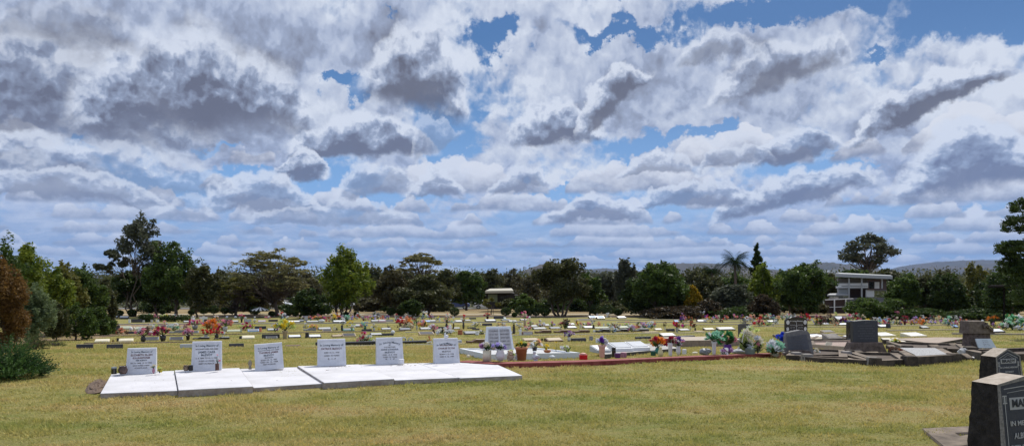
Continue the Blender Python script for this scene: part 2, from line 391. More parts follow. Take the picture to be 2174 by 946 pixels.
ys = np.unique(np.concatenate([np.arange(-60,0,6.), np.arange(0,30,1.), np.arange(30,100,2.5), np.arange(100,220,10.), [240,280,330,400,500,600,700,900,1200,1500,2500,4000,6000,9000,14000]]))
xs = np.unique(np.concatenate([np.arange(-60,61,3.), [s*v for s in (-1,1) for v in (75,100,140,200,300,450,700,1200,2500,5000,9000)]]))
def und(x, y):          # slight swells in the lawn
    return 0.0
gv = [(x, y, gz(y)) for y in ys for x in xs]; nx = len(xs)
gf = [(j*nx+i, j*nx+i+1, (j+1)*nx+i+1, (j+1)*nx+i) for j in range(len(ys)-1) for i in range(nx-1)]
mb = MB(); mb.v, mb.f, mb.m = gv, gf, [0]*len(gf)
LAWNMAT = ground_material()
ground = mb.build('ground', LAWNMAT, smooth=True); tag(ground, kind='structure')
def sheet(name, pts, m, dz=0.004, sub=14):
    """strip following the ground between two rows of points (near row, far row)"""
    mb = MB(); n = len(pts[0]); vs = []
    A, B = pts
    for k in range(sub+1):
        t = k/sub
        for i in range(n):
            x = A[i][0]*(1-t)+B[i][0]*t; y = A[i][1]*(1-t)+B[i][1]*t; vs.append((x, y, gz(y)+dz))
    fs = [(k*n+i, k*n+i+1, (k+1)*n+i+1, (k+1)*n+i) for k in range(sub) for i in range(n-1)]
    mb.add(vs, fs); return tag(mb.build(name, m, smooth=True), kind='structure')
MULCH = mat('mulch', (.055,.037,.025), .95, second=(.11,.075,.05), scale=3, bump=.6)
DIRT = mat('bare_dirt', (.20,.13,.08), .95, second=(.30,.21,.14), scale=5, bump=.6)
ROADM = mat('asphalt', (.10,.10,.10), .9, var=.15, scale=4)
def edge(xs_, y, j, seed):
    r = random.Random(seed); return [(x, y + r.uniform(-j, j)) for x in xs_]
sheet('mulch_bed', (edge(np.arange(-38, 42, 1.6), 74.5, .8, 1), edge(np.arange(-38, 42, 1.6), 81.0, 1.2, 2)), MULCH, .006)
sheet('mulch_bed', (edge(np.arange(-30, -20.0, .8), 31.5, 1.2, 3), edge(np.arange(-34, -24, .8), 62, 1.5, 4)), DIRT, .006)
sheet('road', (edge(np.arange(-150, 170, 20), 121.0, 0, 1), edge(np.arange(-150, 170, 20), 129, 0, 1)), ROADM, .012)
# kerb of the road, a real step
mb = MB()
for Yk in (120.7, 129.0):
    mb.add([(-150,Yk,gz(Yk)-.1),(170,Yk,gz(Yk)-.1),(170,Yk+.3,gz(Yk)-.1),(-150,Yk+.3,gz(Yk)-.1),(-150,Yk,gz(Yk)+.15),(170,Yk,gz(Yk)+.15),(170,Yk+.3,gz(Yk)+.15),(-150,Yk+.3,gz(Yk)+.15)],
       [(0,3,2,1),(4,5,6,7),(0,1,5,4),(1,2,6,5),(2,3,7,6),(3,0,4,7)])
tag(mb.build('kerb', cm('pale')), kind='structure')
p1 = [G(235+i*40, 666 - i*.1) for i in range(36)]
# pale path between the field and the mulch
sheet('path', ([(x, 84.5) for x in np.arange(-45, 20, 3.)], [(x, 87.0) for x in np.arange(-45, 20, 3.)]), mat('pale_path', (.42,.36,.27), .9, var=.1), .008)

# ------------------------------------------------------------------ grass blades of the near lawn
def grass():
    rs = np.random.RandomState(3); V = []; 
    n = 680000
    u = rs.rand(n); y = 4.6 * (60/4.6)**(u**1.15)          # denser close by
    half = y*0.74 + 1.8; x = (rs.rand(n)*2-1)*half
    # patchiness
    keep = np.ones(n, bool)
    z = CH - np.interp(y, TY, TD)
    h = (0.014 + 0.020*rs.rand(n)) * np.minimum(0.8 + 0.035*y, 1.5); wd = (0.0035 + 0.003*rs.rand(n))*(0.55+0.085*y)
    def vnoise(x, y, f, sd):      # smooth value noise
        g = np.random.RandomState(sd).rand(512, 512); u = x*f+200; v = y*f+7; i = np.floor(u).astype(int); j = np.floor(v).astype(int); fu = u-i; fv = v-j; fu = fu*fu*(3-2*fu); fv = fv*fv*(3-2*fv)
        q = lambda a, b: g[a % 512, b % 512]
        return (q(i,j)*(1-fu)+q(i+1,j)*fu)*(1-fv) + (q(i,j+1)*(1-fu)+q(i+1,j+1)*fu)*fv
    pt = .45*vnoise(x, y, 5.5, 1)+.35*vnoise(x, y, 2.0, 2)+.2*vnoise(x, y, .6, 4)
    kf = np.clip((pt-.30)/.4, 0, 1); h = h*(.35+1.3*kf); dens = rs.rand(n) < (.35+.75*kf)
    x, y, z, h, wd = x[dens], y[dens], z[dens], h[dens], wd[dens]; n = len(x)
    a = rs.rand(n)*2*np.pi; lean = rs.rand(n)*1.3*h; la = rs.rand(n)*2*np.pi
    P0 = np.stack([x - wd*np.cos(a), y - wd*np.sin(a), z], 1); P1 = np.stack([x + wd*np.cos(a), y + wd*np.sin(a), z], 1)
    P2 = np.stack([x + lean*np.cos(la), y + lean*np.sin(la), z + h], 1)
    V = np.stack([P0, P1, P2], 1).reshape(-1, 3); Fq = np.arange(3*n).reshape(-1, 3)
    m = bpy.data.materials.new('grass_blades'); m.use_nodes = True; nt = m.node_tree; N = nt.nodes; L = nt.links
    b = N['Principled BSDF']; b.inputs['Roughness'].default_value = .7; b.inputs['Specular IOR Level'].default_value = .2
    tc = N.new('ShaderNodeTexCoord')
    def nz(s, d, r, sc3=None):
        mp = N.new('ShaderNodeMapping'); mp.inputs['Rotation'].default_value = (0,0,-ROW)
        if sc3: mp.inputs['Scale'].default_value = sc3
        L.new(tc.outputs['Object'], mp.inputs[0]); q = N.new('ShaderNodeTexNoise'); q.inputs['Scale'].default_value = s; q.inputs['Detail'].default_value = d
        q.inputs['Roughness'].default_value = r; L.new(mp.outputs[0], q.inputs['Vector']); return q.outputs['Fac']
    def rp(f, els):
        r = N.new('ShaderNodeValToRGB'); L.new(f, r.inputs[0]); e = r.color_ramp.elements
        e[0].position, e[0].color = els[0][0], (*els[0][1], 1); e[1].position, e[1].color = els[-1][0], (*els[-1][1], 1)
        for p, c in els[1:-1]: q = e.new(p); q.color = (*c, 1)
        return r.outputs['Color']
    A = rp(nz(.45, 9, .72, (.5, 1.5, 1)), [(.38, BL_DRY), (.48, BL_MID), (.60, BL_GREEN)])
    B = rp(nz(16, 8, .8), [(.36, (.38,.42,.34)), (.5, (1,1,1)), (.64, (1.7,1.45,1.25))])
    mx = N.new('ShaderNodeMix'); mx.data_type = 'RGBA'; mx.blend_type = 'MULTIPLY'; mx.inputs[0].default_value = .8
    L.new(A, mx.inputs[6]); L.new(B, mx.inputs[7]); L.new(mx.outputs[2], b.inputs['Base Color'])
    tr = N.new('ShaderNodeBsdfTranslucent'); L.new(mx.outputs[2], tr.inputs[0]); ms = N.new('ShaderNodeMixShader'); ms.inputs[0].default_value = .3
    L.new(b.outputs[0], ms.inputs[1]); L.new(tr.outputs[0], ms.inputs[2]); L.new(ms.outputs[0], N['Material Output'].inputs[0])
    o = npmesh('grass', V, Fq, m, nv=3)
    tag(o, 'short mown lawn grass, patchy green and straw, between the graves', 'grass', kind='stuff')
grass()
# ------------------------------------------------------------------ trees
LEAFM = {}
def leafmat(name, c1, c2, scale=1.2, transl=.35, spec=.2):
    if name in LEAFM: return LEAFM[name]
    m = bpy.data.materials.new('foliage_' + name); m.use_nodes = True; nt = m.node_tree; N = nt.nodes; L = nt.links
    b = N['Principled BSDF']; b.inputs['Roughness'].default_value = .6; b.inputs['Specular IOR Level'].default_value = spec
    ge = N.new('ShaderNodeNewGeometry'); tc = N.new('ShaderNodeTexCoord')
    no = N.new('ShaderNodeTexNoise'); no.inputs['Scale'].default_value = scale; no.inputs['Detail'].default_value = 3
    L.new(tc.outputs['Object'], no.inputs['Vector'])
    ad = N.new('ShaderNodeMath'); ad.operation = 'MULTIPLY_ADD'; L.new(ge.outputs['Random Per Island'], ad.inputs[0]); ad.inputs[1].default_value = .35; L.new(no.outputs['Fac'], ad.inputs[2])
    rp = N.new('ShaderNodeValToRGB'); e = rp.color_ramp.elements; e[0].position = .45; e[1].position = .9
    e[0].color = (*c1, 1); e[1].color = (*c2, 1); L.new(ad.outputs[0], rp.inputs[0]); L.new(rp.outputs[0], b.inputs['Base Color'])
    tr = N.new('ShaderNodeBsdfTranslucent'); L.new(rp.outputs[0], tr.inputs[0]); ms = N.new('ShaderNodeMixShader'); ms.inputs[0].default_value = transl
    L.new(b.outputs[0], ms.inputs[1]); L.new(tr.outputs[0], ms.inputs[2]); L.new(ms.outputs[0], N['Material Output'].inputs[0])
    LEAFM[name] = m; return m
LM = dict(
 green=((.03,.055,.014),(.11,.165,.03)), bright=((.055,.10,.012),(.24,.28,.03)), dark=((.025,.045,.013),(.075,.11,.025)),
 olive=((.05,.055,.022),(.10,.105,.035)), brown=((.05,.045,.022),(.11,.10,.04)), rust=((.09,.045,.016),(.23,.13,.035)),
 silver=((.08,.12,.05),(.22,.27,.13)), yellowgreen=((.07,.085,.02),(.22,.20,.04)), yellow=((.20,.17,.01),(.42,.25,.015)),
 grey=((.06,.07,.045),(.12,.13,.08)), redbrown=((.035,.028,.016),(.08,.055,.03)), juniper=((.018,.05,.016),(.07,.135,.03)), feather=((.07,.075,.03),(.36,.33,.14)))
def lm(k): return leafmat(k, *LM[k])
BARK = mat('bark', (.07,.052,.04), .9, second=(.14,.11,.085), scale=7, bump=.5)
BARKP = mat('pale_bark', (.22,.19,.16), .85, second=(.36,.32,.28), scale=5, bump=.3)
def leaves(P, size, rs, flat=0.0, aspect=2.2, droop=None):
    n = len(P)
    a = rs.normal(size=(n,3)); a[:,2] *= (1-flat)
    if droop is not None: a = a*0.5 + droop
    a /= np.linalg.norm(a, axis=1)[:,None] + 1e-9
    b = rs.normal(size=(n,3)); b[:,2] *= (1-flat*.5); b -= a*(a*b).sum(1)[:,None]; b /= np.linalg.norm(b, axis=1)[:,None] + 1e-9
    s = (size*(0.6+0.8*rs.rand(n)))[:,None]
    a = a*s; b = b*s/aspect
    return np.stack([P-a, P-b*.9, P+a, P+b*.9], 1).reshape(-1,3)
def clumps(lobes, n, rs, sub=14, tight=.42):
    """points gathered into small clumps on the outside of each lobe"""
    vol = np.array([l[3]*l[4]*l[5] for l in lobes])**(2/3); cnt = np.maximum(1, (n*vol/vol.sum())).astype(int); out = []
    for l, k in zip(lobes, cnt):
        c = np.array(l[:3]); r = np.array(l[3:6])
        m = max(4, int(sub)); d = rs.normal(size=(m,3)); d /= np.linalg.norm(d, axis=1)[:,None]
        d *= (0.55 + .45*rs.rand(m))[:,None]
        i = rs.randint(m, size=k); q = np.clip(rs.normal(size=(k,3)), -1.5, 1.5)*tight*.5
        out.append(c + (d[i] + q)*r)
    return np.concatenate(out)
def limb(mb, a, b, r0, r1, rs, bend=.12, n=6, seg=4):
    a = Vector(a); b = Vector(b); L_ = (b-a).length; pts = []; rr = []
    for i in range(seg+1):
        t = i/seg; p = a.lerp(b, t)
        if 0 < i < seg: p += Vector(rs.normal(size=3))*L_*bend*.35
        p.z -= math.sin(t*math.pi)*L_*bend*.5
        pts.append(p); rr.append(r0*(1-t)+r1*t)
    mb.tube(pts, rr, n)
TREES = []
def tree(px, Y, top, hw, bot, leaf, label, cat='tree', name='tree', base=None, style='dense', n=4200, lobes=20, trunk=.045, tx=0.0, pale=False, seed=None, stems=1, lean=0.0, gap=.3, leafk=1.0, group=None, depth=1.0):
    """px: crown centre; top / bot: photo rows of the crown's top and bottom; hw: half width in photo pixels"""
    n = int(n*(2.0 if style in ('dense','mound') else 1.5))
    rs = np.random.RandomState(seed if seed is not None else int(px*7+top*13+hw) % 99991); rr = random.Random(int(px*3+hw))
    s = Y/F; X = (px-HX)*s; bx = X + tx*s; z0 = gz(Y)
    zt = CH + (HY-top)*s - z0; zb = max(0.02*(zt), CH + (HY-bot)*s - z0); w = hw*s
    t = thing(name, label, cat, (bx, Y, z0), group=group)
    if style == 'mound': zb = 0; zt *= 1
    cx = X-bx; cz = (zt+zb)/2; hz = (zt-zb)/2; L_ = []
    if style == 'mound': cz = zt*.40; hz = zt*.60
    for i in range(lobes):
        if style in ('dense', 'open', 'mound'):
            d = Vector((rr.gauss(0,1), rr.gauss(0,1), rr.gauss(0,1))).normalized()
            if style == 'mound' and d.z < 0: d.z *= .4
            bx_ = 1/max(abs(d.x), abs(d.y), abs(d.z))**.55; d = d*bx_; k = rr.uniform(.3, .74) if style == 'dense' else rr.uniform(.45, .82)
            lr = rr.uniform(.27, .42) if style != 'open' else rr.uniform(.15, .24)
            # crowns are broad in the middle and a little narrower at the top
            f = 1 - (.25 if style != 'open' else .05)*max(0, d.z)
            c = (cx + d.x*w*k*f, d.y*w*depth*k*f, cz + d.z*hz*k*1.0)
            L_.append((*c, w*lr*rr.uniform(.8,1.3), w*lr*depth, hz*lr*rr.uniform(.8,1.1)*(1.1 if style != 'open' else .8)))
        elif style == 'feather':
            a = rr.uniform(0, 2*math.pi); q = math.sqrt(rr.random()); hgt = rr.uniform(-1, 1)
            lay = (1-.35*max(0, hgt))*(1-.25*max(0,-hgt))
            L_.append((cx + math.cos(a)*w*.85*q*lay, math.sin(a)*w*.8*q*lay, cz + hz*(hgt*.55+.40-.35*q*q+rr.uniform(-.1,.12)), w*rr.uniform(.14,.26), w*rr.uniform(.14,.24), hz*rr.uniform(.05,.10)))
        elif style == 'cone':
            h = (i+.5)/lobes; q = (1-h)**.85*.8+.08; a = i*2.4
            L_.append((cx + math.cos(a)*w*q*.6, math.sin(a)*w*q*.6, zb+(zt-zb)*h, w*q*.6, w*q*.6, (zt-zb)/lobes*1.2))
    if style != 'cone':          # make sure the outline reaches the top and the sides
        top_c = (cx + rr.uniform(-.15,.15)*w, 0, cz + hz*.72)
        k = .26 if style != 'feather' else .2
        L_ += [(*top_c, w*k, w*k, hz*.28 if style != 'feather' else hz*.1), (cx-w*.76, 0, cz-hz*rr.uniform(-.2,.4), w*k, w*k, hz*k*(1 if style!='feather' else .4)), (cx+w*.76, 0, cz-hz*rr.uniform(-.2,.4), w*k, w*k, hz*k*(1 if style!='feather' else .4))]
    P = clumps(L_, n, rs, sub=13 if style != 'feather' else 9, tight=.40 if style != 'open' else .5)
    P[:,2] = np.maximum(P[:,2], .02)
    size = min(.26, max(.035, Y*.0020))*leafk
    V = leaves(P, size, rs, flat=.3 if style != 'feather' else .7, aspect=2.0 if style != 'feather' else 3.2)
    npmesh('crown', V, np.arange(len(V)).reshape(-1,4), lm(leaf), t)
    mb = MB(); tr = max(.03, w*trunk*1.2); fork = Vector((cx*.45 + lean*w, 0, zb + hz*.22))
    order = sorted(L_, key=lambda l: -l[2]) 
    if zb > .25*hz or style in ('open', 'feather') or stems > 1:
        for sI in range(stems):
            off = Vector(((sI-(stems-1)/2)*tr*1.6, rr.uniform(-1,1)*tr, -.05)); fk = fork + Vector(((sI-(stems-1)/2)*w*.28, rr.uniform(-.1,.1)*w, rr.uniform(-.05,.1)*hz))
            limb(mb, off, fk, tr*(1.25 if stems == 1 else .8), tr*(.75 if stems == 1 else .5), rs, .10, 8)
            for l in order[sI::stems]:
                if rr.random() < (1.0 if style in ('open','feather') else .55):
                    limb(mb, fk - Vector((0,0,rr.uniform(0,.3)*hz)), (l[0], l[1], l[2]-l[5]*.2), tr*.42, tr*.10, rs, .16, 5)
    else:
        limb(mb, (0,0,-.05), (cx, 0, cz), tr, tr*.4, rs, .08, 6)
        for l in order[:8]: limb(mb, (cx, 0, cz-hz*.5), l[:3], tr*.4, tr*.1, rs, .15, 5)
    mb.build('trunk', BARKP if pale else BARK, t, smooth=True)
    return t
def shrub_ball(px, py, r, label, leaf='dark', stem=True):
    g = G(px, py+0); Y = g.y; s = Y/F; rs = np.random.RandomState(int(px)); rad = r*s
    t = thing('clipped_shrub', label, 'shrub', g, group='clipped shrubs below the tree line')
    zc = rad*1.15
    d = rs.normal(size=(900,3)); d /= np.linalg.norm(d, axis=1)[:,None]; d *= (.8+.25*rs.rand(900))[:,None]
    P = d*np.array([rad*rs.uniform(1.0,1.25), rad, rad*.85]) + np.array([0,0,zc]); P[:,2] = np.maximum(P[:,2], .03)
    V = leaves(P, .075, rs); npmesh('crown', V, np.arange(len(V)).reshape(-1,4), lm(leaf), t)
    mb = MB(); mb.tube([(0,0,-.05),(0,0,zc)], [.04,.03], 6); mb.build('trunk', BARK, t)
def spiky(px, Y, w, h, leaf, label, name, cat, n=900, base=None, depth=1.0, length=.35, arch=0):
    """low shrub of long spreading sprays"""
    s = Y/F; X = (px-HX)*s; z0 = gz(Y); rs = np.random.RandomState(int(px+Y)); t = thing(name, label, cat, (X, Y, z0))
    V = []; W = w*s; H = h*s; st = MB()
    for i in range(n):
        a = rs.rand()*2*np.pi; q = np.sqrt(rs.rand()); e = (1-q*.85)
        p0 = np.array([np.cos(a)*W*q*.62, np.sin(a)*W*q*.62*depth, H*e*rs.uniform(.12,.72)])
        d = np.array([np.cos(a)*(.5+q), np.sin(a)*(.5+q)*depth, .75*e+.30]); d += rs.normal(size=3)*.25; d /= np.linalg.norm(d)
        Lh = length*W*rs.uniform(.6,1.2); sd = np.cross(d, rs.normal(size=3)); sd /= np.linalg.norm(sd)
        m = 7
        for k in range(m):      # leaflets along the spray
            c = p0 + d*Lh*(k+.3)/m; c[2] -= arch*Lh*(k/m)**2; r_ = Lh*.16*(1-.6*k/m)
            l = d*r_*1.5 + sd*r_*(1 if k % 2 else -1)*1.1; u = np.cross(d, sd)*r_*.3
            V += [c, c+l*.5+u, c+l, c+l*.5-u]
    V = np.array(V); V[:,2] = np.maximum(V[:,2], .01)
    npmesh('foliage', V, np.arange(len(V)).reshape(-1,4), lm(leaf), t)
    for i in range(9):
        a = i*.7; st.tube([(0,0,-.02),(math.cos(a)*W*.35, math.sin(a)*W*.35*depth, H*.35)], [.035,.015], 5)
    st.build('stem', BARK, t); return t

# left-hand planting, near to far
spiky(22, 12.2, 92, 106, 'juniper', 'feathery green juniper spreading low over the lawn at the left edge', 'juniper_bush', 'shrub', n=1100, length=.42)
tree(2, 20, 545, 55, 746, 'rust', 'big rusty orange-brown bush at the left edge behind the juniper', 'shrub', 'rusty_bush', style='dense', lobes=34, n=15000, leafk=.8, gap=0)
tree(72, 26, 597, 48, 730, 'silver', 'silvery green rounded shrub beside the rusty orange-brown bush', 'shrub', 'silver_shrub', style='dense', lobes=22, n=7000, leafk=.8)
spiky(74, 24, 24, 44, 'olive', 'strappy brownish-green flax clump under the silvery shrub', 'flax_clump', 'plant', n=240, length=.8)
spiky(118, 30, 24, 24, 'dark', 'small dark spreading shrub on bare dirt by the flax clump', 'spreading_shrub', 'shrub', n=260)
tree(14, 33, 494, 44, 720, 'green', 'dark tree top rising above the rusty bush at the left edge', style='dense', n=6000, lobes=22)
tree(55, 36, 515, 42, 722, 'bright', 'light green upright tree between the dark edge tree and the hedge row', style='dense', n=6000, lobes=24)
tree(105, 42, 552, 52, 712, 'bright', 'mid green bushy tree behind the silvery shrub', style='dense', n=7000, lobes=24)
tree(140, 44, 553, 44, 708, 'yellowgreen', 'olive green bushy tree with a brownish top, left tree line', style='dense', n=6500, lobes=22)
tree(185, 48, 562, 46, 702, 'green', 'rounded mid green tree closing the left tree line', style='dense', n=7000, lobes=24)
tree(222, 54, 590, 26, 696, 'olive', 'short olive shrub at the right end of the left tree line', 'shrub', 'shrub', style='dense', n=3000, lobes=14)
tree(160, 38, 640, 44, 700, 'green', 'low mid-green undershrub before the left tree line', 'shrub', 'shrub', style='mound', n=2400, lobes=12)
tree(214, 44, 650, 34, 692, 'green', 'low green shrub beside the path end, left of the dark plots', 'shrub', 'shrub', style='mound', n=1800, lobes=10)
tree(118, 36, 640, 34, 690, 'olive', 'low brownish twiggy shrub behind the spreading shrub', 'shrub', 'shrub', style='mound', n=1500, lobes=8)
# the tree line
tree(294, 76, 450, 48, 582, 'grey', 'tall open gum tree with sky showing through its crown', style='open', n=3400, lobes=44, tx=-8, trunk=.03, stems=2)
tree(238, 77, 530, 34, 585, 'grey', 'small dark gum standing left of the tall open gum', style='open', n=1900, lobes=14, tx=40, trunk=.03)
tree(274, 78, 575, 52, 652, 'dark', 'broad dark low tree beneath the tall open gum', style='dense', n=4200, tx=10)
tree(372, 76, 512, 62, 648, 'green', 'large dark green tree, pointed top, right of the tall gum', style='dense', n=6500, lobes=28, tx=2)
tree(330, 79, 560, 48, 650, 'dark', 'dark rounded tree filling between tall gum and pointed tree', style='dense', n=4000)
tree(432, 74, 560, 38, 660, 'olive', 'small leaning olive green tree right of the pointed tree', style='dense', n=3200, tx=-14, lean=-.2)
tree(500, 80, 588, 52, 662, 'yellowgreen', 'low mottled yellow-green tree left of the feathery poinciana', style='feather', n=3600, lobes=34)
tree(575, 78, 527, 94, 645, 'feather', 'wide feathery poinciana with layered yellowish sprays and dark trunk', style='feather', n=8500, lobes=80, tx=12, trunk=.035)
tree(545, 84, 590, 60, 662, 'brown', 'brownish scrubby tree in shade below the poinciana', style='dense', n=3000)
tree(660, 72, 612, 40, 674, 'dark', 'low dense dark bush between poinciana and bright green tree', 'shrub', 'bush', style='dense', n=4200)
tree(732, 76, 522, 58, 655, 'bright', 'big bright green tree with rounded top and split trunks', style='dense', n=7500, lobes=30, stems=3, tx=-10)
tree(828, 90, 560, 44, 664, 'brown', 'brownish bare-looking tree right of the bright green tree', style='dense', n=3800)
tree(893, 86, 532, 52, 600, 'feather', 'airy feathery tree top standing against the sky', style='feather', n=2800, lobes=34, tx=0)
tree(905, 78, 585, 66, 655, 'olive', 'wide dark olive tree below the airy feathery crown', style='dense', n=5200, stems=2, lobes=26)
tree(875, 73, 634, 26, 668, 'dark', 'dark bushy shrub left of the wide olive tree trunk', 'shrub', 'bush', style='dense', n=2200)
tree(990, 110, 575, 42, 645, 'green', 'round dense green tree left of the cream-roofed house', style='dense', n=3600)
tree(945, 108, 572, 34, 650, 'olive', 'olive tree at the edge of the open dry field', style='dense', n=3000)
tree(1080, 150, 570, 50, 632, 'brown', 'greyish brown trees rising behind the cream-roofed house', style='dense', n=3200)
tree(1043, 84, 632, 18, 652, 'yellowgreen', 'young staked yellow-green sapling alone on the dry field', 'tree', 'sapling', style='open', n=500, lobes=8, trunk=.05)
tree(1190, 78, 551, 62, 640, 'olive', 'large spreading olive tree with splayed trunk, mid tree line', style='dense', n=7000, lobes=30, stems=4, tx=0)
tree(1252, 82, 575, 36, 655, 'green', 'dark green tree behind the splayed-trunk tree', style='dense', n=3600)
tree(1290, 100, 577, 44, 655, 'grey', 'grey-green scrubby tree with pale stems, centre right', style='dense', n=3200, pale=True, stems=2)
tree(1328, 96, 547, 28, 640, 'grey', 'narrow grey-green tree rising left of the big dark tree', style='dense', n=2600)
tree(1402, 77, 553, 60, 655, 'green', 'big dark green tree, sunlit yellowish tips, centre right', style='dense', n=8000, lobes=32)
tree(1360, 80, 590, 44, 668, 'dark', 'dark lower tree tucked in front of the big dark tree', style='dense', n=4000)
tree(1432, 79, 590, 38, 668, 'dark', 'dark tree left of the yellow-leaved tree', style='dense', n=3600)
tree(1472, 76, 608, 20, 662, 'yellow', 'small golden yellow-leaved tree in the tree line', style='dense', n=1800, lobes=12)
tree(1497, 100, 580, 40, 665, 'olive', 'olive tree behind the golden yellow-leaved tree', style='dense', n=3400)
tree(1505, 74, 640, 34, 668, 'redbrown', 'low reddish brown bush right of the golden tree', 'shrub', 'bush', style='mound', n=1800)
tree(1557, 78, 602, 48, 660, 'grey', 'wide umbrella-shaped dark tree on thin trunk', style='dense', n=4200, tx=0, trunk=.02)
tree(1622, 84, 553, 36, 660, 'bright', 'upright light green tree with pale trunk, right of the palm', style='dense', n=4400, pale=True, tx=-6)
tree(1622, 72, 628, 34, 668, 'redbrown', 'round reddish brown bush below the light green tree', 'shrub', 'bush', style='mound', n=2400)
tree(1712, 78, 557, 58, 662, 'green', 'broad dark green tree left of the two-storey house', style='dense', n=7000, lobes=30)
tree(1676, 86, 575, 30, 660, 'dark', 'dark tree between light green tree and broad green tree', style='dense', n=2800)
tree(1842, 150, 496, 60, 575, 'grey', 'tall fan-shaped gum behind the two-storey house', style='open', n=4600, lobes=44, tx=-4, trunk=.05)
tree(1815, 130, 572, 36, 600, 'green', 'green treetop behind the house, left under the fan-shaped gum', style='dense', n=2400)
tree(1880, 130, 570, 40, 608, 'olive', 'olive treetop behind the house, right under the fan-shaped gum', style='dense', n=2400)
tree(1852, 72, 632, 54, 676, 'green', 'low broad green hedge-like bush in front of the house', 'shrub', 'bush', style='mound', n=4200, lobes=26)
tree(1920, 82, 588, 42, 668, 'green', 'dark green tree at the right end of the house', style='dense', n=4600)
tree(1965, 84, 582, 36, 668, 'olive', 'olive green tree next right from the house-end tree', style='dense', n=4000)
tree(2018, 80, 577, 46, 670, 'dark', 'dense dark rounded tree in the right tree line', style='dense', n=5000)
tree(2075, 92, 560, 38, 668, 'yellowgreen', 'olive gold rounded tree in the right tree line', style='dense', n=4000)
tree(2112, 78, 590, 44, 672, 'dark', 'dark tree above the long flat shelter roof', style='dense', n=4000)
tree(2150, 70, 560, 60, 680, 'dark', 'very dark tree mass at the right edge', style='dense', n=5600)
tree(1950, 70, 655, 60, 684, 'dark', 'low dark clipped hedge behind the right-hand flowers', 'hedge', 'hedge', style='mound', n=3600, lobes=26)
tree(2065, 69, 655, 60, 686, 'dark', 'low dark hedge behind the sloped monument', 'hedge', 'hedge', style='mound', n=3600, lobes=26)
tree(1560, 73, 652, 60, 674, 'dark', 'low dark hedge beneath the umbrella-shaped tree', 'hedge', 'hedge', style='mound', n=3000, lobes=26)
tree(1420, 73, 650, 66, 674, 'redbrown', 'low reddish dark hedge beneath the big dark tree', 'hedge', 'hedge', style='mound', n=3200, lobes=26)
tree(1480, 165, 566, 40, 620, 'olive', 'distant olive trees below the hill between dark tree and palm', style='dense', n=2200)
tree(1350, 170, 570, 40, 620, 'grey', 'distant grey-green tree behind the narrow grey tree', style='dense', n=2200)
# more crowns between and behind, each a little different
for i, (px, top, hw, leaf, lab) in enumerate([
 (470, 574, 44, 'olive', 'distant olive tree left of the poinciana crown'), (640, 572, 46, 'brown', 'distant brownish tree seen between poinciana and bright tree'),
 (800, 566, 40, 'olive', 'distant olive tree right behind the bright green tree'), (860, 570, 46, 'olive', 'distant tree behind the airy feathery crown'),
 (1130, 574, 44, 'brown', 'distant brownish tree right of the cream-roofed house'), (1035, 574, 40, 'olive', 'distant olive tree above the cream house roof'),
 (1250, 580, 50, 'grey', 'distant grey tree behind the centre tree line'), (1560, 577, 44, 'green', 'distant green tree under the palm crown'),
 (1660, 572, 40, 'green', 'distant green tree right of the dark pine'), (1760, 578, 36, 'olive', 'distant olive tree left of the house roof'),
 (1930, 574, 50, 'green', 'distant green tree right of the fan-shaped gum'), (2000, 570, 44, 'olive', 'distant olive tree behind the right tree line'),
 (2130, 566, 44, 'green', 'distant green tree near the right edge'), (1410, 568, 40, 'olive', 'distant olive tree peeking right of the big dark tree'),
 (930, 582, 34, 'brown', 'distant brown tree left of the dry field'), (410, 585, 40, 'dark', 'distant dark tree behind the leaning tree')]):
    tree(px, 112 + (i*37 % 40), top, hw, 650, leaf, lab, style='dense', n=2600, lobes=18)

# shaded scrub standing behind the trunks
for i, (px, top, hw, leaf, lab) in enumerate([
 (335,628,40,'dark','shaded scrub behind the trunk of the tall gum'),(455,636,44,'brown','shaded scrub behind the leaning olive tree'),(530,640,40,'dark','shaded scrub left of the poinciana trunk'),
 (650,632,46,'dark','shaded scrub right of the poinciana trunk'),(790,632,40,'brown','shaded scrub right of the bright tree trunks'),(850,638,40,'dark','shaded scrub left of the wide olive trunk'),
 (925,634,36,'olive','shaded scrub right of the wide olive trunk'),(1120,628,36,'brown','shaded scrub beside the cream-roofed house'),(1165,634,40,'dark','shaded scrub behind the splayed trunk'),
 (1230,630,44,'dark','shaded scrub right of the splayed trunk'),(1290,640,36,'olive','shaded scrub below the pale stems'),(1345,626,46,'dark','shaded scrub left behind the big dark tree'),
 (1420,632,50,'brown','shaded scrub right behind the big dark tree'),(1480,636,44,'dark','shaded scrub behind the golden tree'),(1540,630,46,'brown','shaded scrub left behind the umbrella-shaped tree'),
 (1600,634,46,'dark','shaded scrub behind the round reddish bush'),(1665,632,46,'dark','shaded scrub left of the white rail screen'),(1715,640,40,'brown','shaded scrub against the white rail screen'),
 (1900,630,44,'dark','shaded scrub at the right foot of the house'),(1955,630,50,'dark','shaded scrub behind the long right hedge'),(2020,632,50,'dark','shaded scrub behind the dense rounded tree'),
 (2080,630,50,'dark','shaded scrub left under the shelter roof'),(2130,625,50,'dark','shaded scrub right under the shelter roof')]):
    tree(px, 86 + (i*5 % 12) + (6 if px < 1250 else 0), top, hw, 668, leaf, lab, 'shrub', 'scrub', style='mound', n=2200, lobes=16)
for px, Y_, top, hw, lab in [(2235,78,556,60,'broad tree just past the right edge'),(2330,82,548,64,'second tree past the right edge'),(2430,86,560,60,'third tree past the right edge'),(-70,40,520,60,'green tree just past the left edge')]:
    tree(px, Y_, top, hw, 670, 'green', lab, style='dense', n=4000)
tree(1078, 92, 634, 26, 660, 'olive', 'leafy shrub before the wall of the cream-roofed house', 'shrub', 'shrub', style='dense', n=1600, lobes=12)
